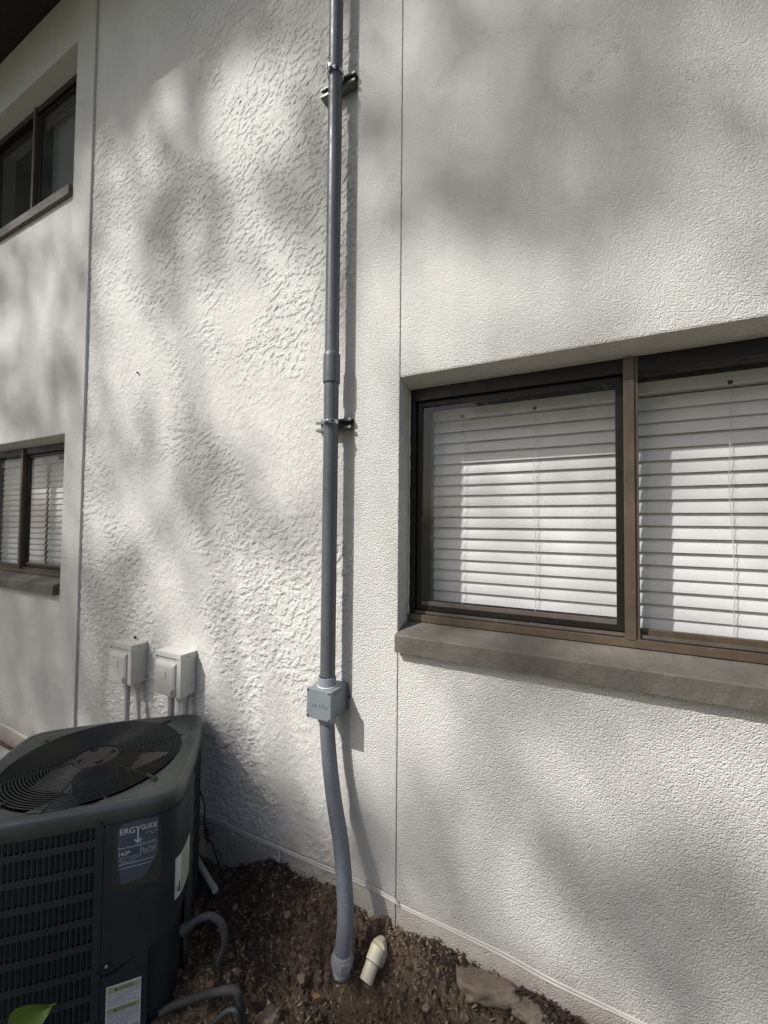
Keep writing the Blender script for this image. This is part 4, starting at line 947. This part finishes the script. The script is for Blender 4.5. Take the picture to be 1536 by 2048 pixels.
def shreds(name, pts, Ls, Ws, m, label, cat, lift=.35):
    n = len(pts); a = rng.uniform(0, 6.28, n); p_ = rng.normal(0, lift, n); d_ = np.stack([np.cos(a) * np.cos(p_), np.sin(a) * np.cos(p_), np.sin(p_)], 1); s_ = np.stack([-np.sin(a), np.cos(a), rng.normal(0, .4, n)], 1)
    nrm = np.cross(d_, s_); h = Ws * .3
    V = []
    for e, w_, hh in ((-1, -1, 0), (-1, 1, 0), (1, .4, 0), (1, -.4, 0)): V.append(pts + d_ * (Ls * e / 2)[:, None] + s_ * (Ws * w_ / 2)[:, None])
    mid = pts + nrm * h[:, None]; V.append(mid); V = np.stack(V, 1).reshape(-1, 3)
    F = []
    for q in ((0, 1, 4), (1, 2, 4), (2, 3, 4), (3, 0, 4), (0, 3, 2), (0, 2, 1)): F.append(np.arange(n)[:, None] * 5 + np.array(q))
    F = np.concatenate(F); o = npmesh(name, V, F, m, None, False, True); tag(o, label, cat, None, 'stuff'); return o
mp = spots(5200, mulchf); mp[:, 2] += rng.uniform(0, .014, len(mp)); shreds('bark_mulch', mp, rng.uniform(.008, .042, len(mp)), rng.uniform(.002, .007, len(mp)), M_bark, 'dark shredded bark mulch heaped against the wall and by the hose loop', 'mulch')
mp = spots(1500, lambda x, y: .3 + .7 * mulchf(x, y)); mp[:, 2] += rng.uniform(.002, .010, len(mp)); shreds('leaf_bits', mp, rng.uniform(.005, .026, len(mp)), rng.uniform(.003, .011, len(mp)), M_dry, 'broken dry leaf bits scattered in the soil', 'leaf litter')
mp = spots(380); mp[:, 2] += rng.uniform(.001, .006, len(mp)); shreds('rootlets', mp, rng.uniform(.02, .07, len(mp)), rng.uniform(.0008, .0018, len(mp)), M_root, 'thin rootlets and twigs on the soil', 'twigs', .15)
# specks on the wall
for i, (p_, r_, lab) in enumerate((((0.2450, -0.0030, 0.6220), .0045, 'dark insect on the lit wall far below the window at right'), ((-0.2670, -0.0030, 0.9350), .0045, 'tiny brown snail on the wall just under the brown sill'), ((-0.2790, -0.0030, 1.0140), .004, 'brown cocoon on the wall in the shade of the sill'), ((-0.6010, -0.0030, 0.8430), .003, 'small grub on the wall beside the pilaster joint'), ((-2.3230, -0.0060, 2.4640), .006, 'dark fly high on the textured wall left of the pipe'), ((-2.2760, -0.0080, 0.9530), .007, 'black wasp nest spot above the farther disconnect box'), ((-0.2040, -0.0030, 0.4310), .004, 'brown seed stuck to the wall above the cables'))):
    mb = MB(); mb.lathe((0, 0, 0), [(r_ * .3, -r_ * 1.4), (r_ * .8, -r_ * .7), (r_, 0), (r_ * .7, r_ * .8), (r_ * .2, r_ * 1.3)], 10, axis=(1, .1, -.6)); mb.tube([(0, 0, 0), (r_, -r_ * .6, -r_ * 1.3)], r_ * .15, 5)
    o = mb.build('insect', M_root, None); o.location = p_; tag(o, lab, 'insect')
# green leaf in the lower left corner
gl = thing('green_plant', 'single glossy green leaf poking up in the bottom left corner', 'plant', (-1.36, -.86, -.1))
LF = MB(); tip = Vector((-1.2280, -0.8600, 0.3630)) - Vector(gl.location); n = 12; base = Vector((-1.3380, -0.9000, 0.2710)) - Vector(gl.location); ax_ = (tip - base); wv = Vector((.35, 0, -.65)).normalized()
for i in range(n + 1):
    f = i / n; w_ = .042 * math.sin(math.pi * (f * .80 + .20)) ** .75; c = base + ax_ * f + Vector((0, -.02 * math.sin(math.pi * f), .01 * math.sin(math.pi * f)))
    LF.v += [tuple(c - wv * w_), tuple(c - wv * w_ * .5 + Vector((0, .006, 0))), tuple(c + Vector((0, .012, 0))), tuple(c + wv * w_ * .5 + Vector((0, .006, 0))), tuple(c + wv * w_)]
for i in range(n):
    for k in range(4): q = 5 * i + k; LF.face((q, q + 1, q + 6, q + 5), True)
nb = len(LF.v); LF.v += [(x, y + .0006, z) for x, y, z in LF.v]
for f_ in list(LF.f): LF.face([nb + i for i in f_[::-1]], True)
LF.build('leaf_blade', M_green, gl, fix=False)
MB().tube(smooth_path([(0, 0, 0), (-.01, .01, .12), tuple(base)], 8), .003, 8).build('stem', M_green, gl)

# ------------------------------------------------------------------ trees behind the viewpoint: they dapple the wall and show in the glass
SL = np.array(TOSUN[:])
BRIGHT = [(-2.13, 4.093, 0.198, 0.135, 0, 1.4), (-1.556, 3.604, 0.198, 0.286, 0.3, 1.5), (-1.709, 4.023, 0.126, 0.112, 0, 0.5), (-1.274, 3.945, 0.12, 0.13, 0, 0.5), (-3.832, 3.106, 0.156, 0.304, 0, 0.7), (-3.395, 3.01, 0.145, 0.252, 0, 0.6), (-3.446, 3.781, 0.21, 0.114, 0, 0.5), (-3.459, 0.95, 0.34, 0.17, 0, 0.8), (-3.114, 0.631, 0.18, 0.288, 0, 0.6), (-2.583, 3.143, 0.2, 0.36, 0, 0.7), (-1.815, 2.664, 0.532, 0.312, 0, 0.7), (-1.276, 2.593, 0.27, 0.288, 0, 0.6), (-1.623, 2.316, 0.408, 0.216, 0, 0.7), (-1.235, 2.05, 0.3, 0.264, 0, 0.9), (-2.45, 2.442, 0.24, 0.27, 0, 0.4), (-2.414, 1.67, 0.336, 0.24, 0, 0.5), (-1.116, 1.749, 0.168, 0.192, 0, 0.3), (-1.244, 1.142, 0.364, 0.22, 0, 0.9), (-1.583, 0.957, 0.352, 0.168, 0, 0.7), (-2.377, 0.867, 0.322, 0.24, 0, 0.7), (-1.235, 0.722, 0.224, 0.154, 0, 0.7), (-1.054, 0.572, 0.13, 0.14, 0, 0.9), (-1.137, 1.417, 0.168, 0.132, 0, 0.2), (-0.784, 2.313, 0.099, 0.4, 0, 0.8), (-0.776, 1.597, 0.099, 0.5, 0, 0.9), (-0.768, 0.902, 0.11, 0.324, 0, 0.9), (-0.496, 2.432, 0.16, 0.234, 0, 0.9), (-0.256, 2.358, 0.144, 0.108, 0, 0.6), (0.174, 2.352, 0.24, 0.096, 0, 0.5), (-0.45, 0.823, 0.18, 0.198, 0, 0.9), (-0.099, 0.78, 0.08, 0.096, 0, 0.5), (-0.358, 0.553, 0.099, 0.198, -0.5, 0.8), (0.336, 0.917, 0.09, 0.084, 0, 0.8), (-0.176, 0.436, 0.088, 0.176, -0.5, 0.8), (0.026, 0.232, 0.084, 0.084, 0, 0.5), (-0.142, 1.603, 0.238, 0.504, 0, 0.8), (0.344, 1.537, 0.12, 0.308, 0, 0.8), (-3.025, 4.186, 0.112, 0.09, 0, 0.6), (-2.005, 0.841, 0.24, 0.156, 0, 0.6), (-2.378, 0.895, 0.23, 0.14, 0, 0.5), (-1.557, 3.657, 0.17, 0.252, 0.3, 0.6), (-2.064, 4.032, 0.176, 0.12, 0, 0.5)]
DARK = [(-1.677, 1.765, 0.432, 0.108, 0.5, 0.5), (-1.196, 1.571, 0.252, 0.088, 0.5, 0.5), (-2.06, 3.368, 0.252, 0.168, 0, 0.4), (-1.255, 3.014, 0.18, 0.264, 0, 0.3), (-2.755, 3.417, 0.162, 0.204, 0, 0.2), (-2.553, 4.653, 0.468, 0.224, 0, 0.5), (-2.693, 1.214, 0.26, 0.21, 0, 0.3), (-0.274, 2.889, 0.36, 0.234, 0, 0.25), (0.325, 2.771, 0.18, 0.21, 0, 0.25), (-0.559, 2.802, 0.132, 0.12, 0, 0.3), (-0.124, 2.568, 0.096, 0.08, 0, 0.2), (-0.315, 0.941, 0.096, 0.108, 0, 0.4), (-0.145, 0.639, 0.08, 0.176, -0.6, 0.5), (0.094, 0.482, 0.108, 0.196, -0.7, 0.6), (0.296, 0.39, 0.18, 0.168, 0, 0.5), (0.243, 0.654, 0.09, 0.126, 0, 0.3), (-0.666, 0.47, 0.132, 0.12, 0, 0.4), (-0.772, 0.281, 0.132, 0.126, 0, 0.6), (-0.485, 0.369, 0.108, 0.108, 0, 0.4), (-3.554, 0.35, 0.238, 0.272, 0, 0.4), (0.043, 2.979, 0.63, 0.368, 0, 0.12), (-2.655, 4.611, 0.594, 0.352, 0, 0.35), (-1.794, 4.343, 0.48, 0.168, 0, 0.2), (0.157, 0.437, 0.24, 0.224, 0, 0.2), (-2.741, 4.195, 0.28, 0.17, 0, 0.4), (-2.459, 4.223, 0.25, 0.16, 0, 0.6), (-1.828, 4.224, 0.171, 0.15, 0, 0.5), (-2.983, 3.963, 0.18, 0.144, 0, 0.2), (-1.061, 3.27, 0.13, 0.36, 0, 0.3), (-1.928, 3.685, 0.2, 0.18, 0, 0.5), (-2.254, 3.318, 0.276, 0.18, 0, 0.3), (-3.024, 4.705, 0.24, 0.432, 0, 0.5), (-0.108, 2.875, 0.48, 0.32, 0, 0.1), (0.193, 0.411, 0.24, 0.21, 0, 0.25), (-0.084, 0.659, 0.07, 0.256, -0.6, 0.3)]
def cover(x, z):
    c = .51 + .5 * (fbm((x + .55 * z) * 2.1 + 5, z * .75 + 9, 3) - .5) * 1.5
    for bx, bz, sx, sz, ang, amp in BRIGHT:
        ca, sa = math.cos(ang), math.sin(ang); u = (x - bx) * ca + (z - bz) * sa; v = -(x - bx) * sa + (z - bz) * ca
        c = c - amp * np.exp(-(u / sx) ** 2 - (v / sz) ** 2)
    for bx, bz, sx, sz, ang, amp in DARK:
        ca, sa = math.cos(ang), math.sin(ang); u = (x - bx) * ca + (z - bz) * sa; v = -(x - bx) * sa + (z - bz) * ca
        c = c + amp * np.exp(-(u / sx) ** 2 - (v / sz) ** 2)
    c = np.maximum(c, .95 * sstep(3.80, 3.98, z + .05 * np.sin(x * 9)) * (1 - .8 * np.exp(-((x + 2.12) / .15) ** 2 - ((z - 3.93) / .17) ** 2)))
    dl = .33 - .595 * (x + .99) - z
    c = np.where(x < -.84, np.maximum(c, .9 * sstep(-.03, .06, dl)), c)
    c = np.where(z < .02, np.maximum(c, .86 * sstep(.04, -.10, z)), c)
    return np.clip(c, 0, .95)
def leafmesh(name, P_c, size, m, parent):
    n = len(P_c); d = rng.normal(size=(n, 3)); d /= np.linalg.norm(d, axis=1)[:, None]; e = rng.normal(size=(n, 3)); s = np.cross(d, e); s /= np.linalg.norm(s, axis=1)[:, None]; q = np.cross(d, s)
    sz = (size * rng.uniform(.7, 1.3, n))[:, None]
    V = np.stack([P_c - d * sz, P_c + s * sz * .5 + q * sz * .12, P_c + d * sz, P_c - s * sz * .5 + q * sz * .12], 1).reshape(-1, 3)
    F = np.arange(n * 4).reshape(-1, 4); o = npmesh(name, V, F, m, parent, False); o['kind'] = 'stuff'; return o
t = thing('shade_tree', 'tall broad tree behind the viewpoint whose crown dapples the wall', 'tree', (-9.2, -10.8, 0)); TO = np.array([-9.2, -10.8, 0])
area = 6.9 * 6.4; lsz = .085; la = .89 * lsz * lsz     # mean projected leaf area
N0 = int(area / la * 3.0); X_ = rng.uniform(-5.2, 1.7, N0); Z_ = rng.uniform(-1.5, 4.9, N0); lam = -np.log(1 - cover(X_, Z_)) / 3.0
k = rng.random(N0) < lam; X_, Z_ = X_[k], Z_[k]; T_ = rng.uniform(15.5, 21.5, len(X_))
leafmesh('crown', np.stack([X_, 0 * X_, Z_], 1) + T_[:, None] * SL - TO, lsz, M_leaf, t)
mb = MB(); mb.tube(smooth_path([(0, 0, -.3), (.1, .1, 2.5), (.3, -.1, 7), (.8, .1, 10)], 6), [.32 - .008 * i for i in range(19)], 14)
hub = Vector((.8, .1, 10))
for (bx, bz, tt) in ((-4.5, 3.5, 11.5), (-3.6, 1.2, 11), (-2.2, 3.9, 12), (-1.4, 1.3, 11), (.2, 2.9, 12), (1.0, .9, 11), (-.2, .6, 10.5), (-4.2, .4, 10.5)):
    e_ = Vector((bx, 0, bz)) + Vector(SL.tolist()) * (tt + 7) - Vector(TO.tolist()); md = hub.lerp(e_, .5) + Vector((random.uniform(-.3, .3), random.uniform(-.3, .3), .3)); sp_ = smooth_path([hub, md, e_], 7); mb.tube(sp_, [.07 * (1 - .85 * i / (len(sp_) - 1)) for i in range(len(sp_))], 8)
mb.build('trunk', M_trunk, t)
def bgtree(x, y, h, r, n, label, seed):
    t = thing('garden_tree', label, 'tree', (x, y, 0)); a = rng.normal(size=(n, 3)); a /= np.linalg.norm(a, axis=1)[:, None]; rr = rng.random(n) ** .45
    lump = .75 + .5 * fbm(a[:, 0] * 2.2 + seed, a[:, 1] * 2.2 + a[:, 2] * 2, 3); P_c = a * (rr * lump)[:, None] * np.array([r, r, r * .85]) + np.array([0, 0, h])
    leafmesh('crown', P_c, .16, M_leaf, t); MB().tube(smooth_path([(0, 0, -.3), (.15, 0, h * .5), (0, .1, h)], 5), [.25 - .015 * i for i in range(11)], 10).build('trunk', M_trunk, t)
bgtree(3.0, -13.0, 4.2, 3.0, 8000, 'round tree straight behind the viewpoint seen mirrored in the glass', 3)
bgtree(9.5, -12.0, 2.6, 2.3, 5000, 'lower tree to the right behind the viewpoint', 8)
bgtree(-14.0, -9.0, 5.5, 4.0, 8000, 'large tree far to the left behind the viewpoint', 14)
bgtree(-1.5, -19, 6.0, 4.4, 8000, 'distant tree at the back of the lawn', 21)
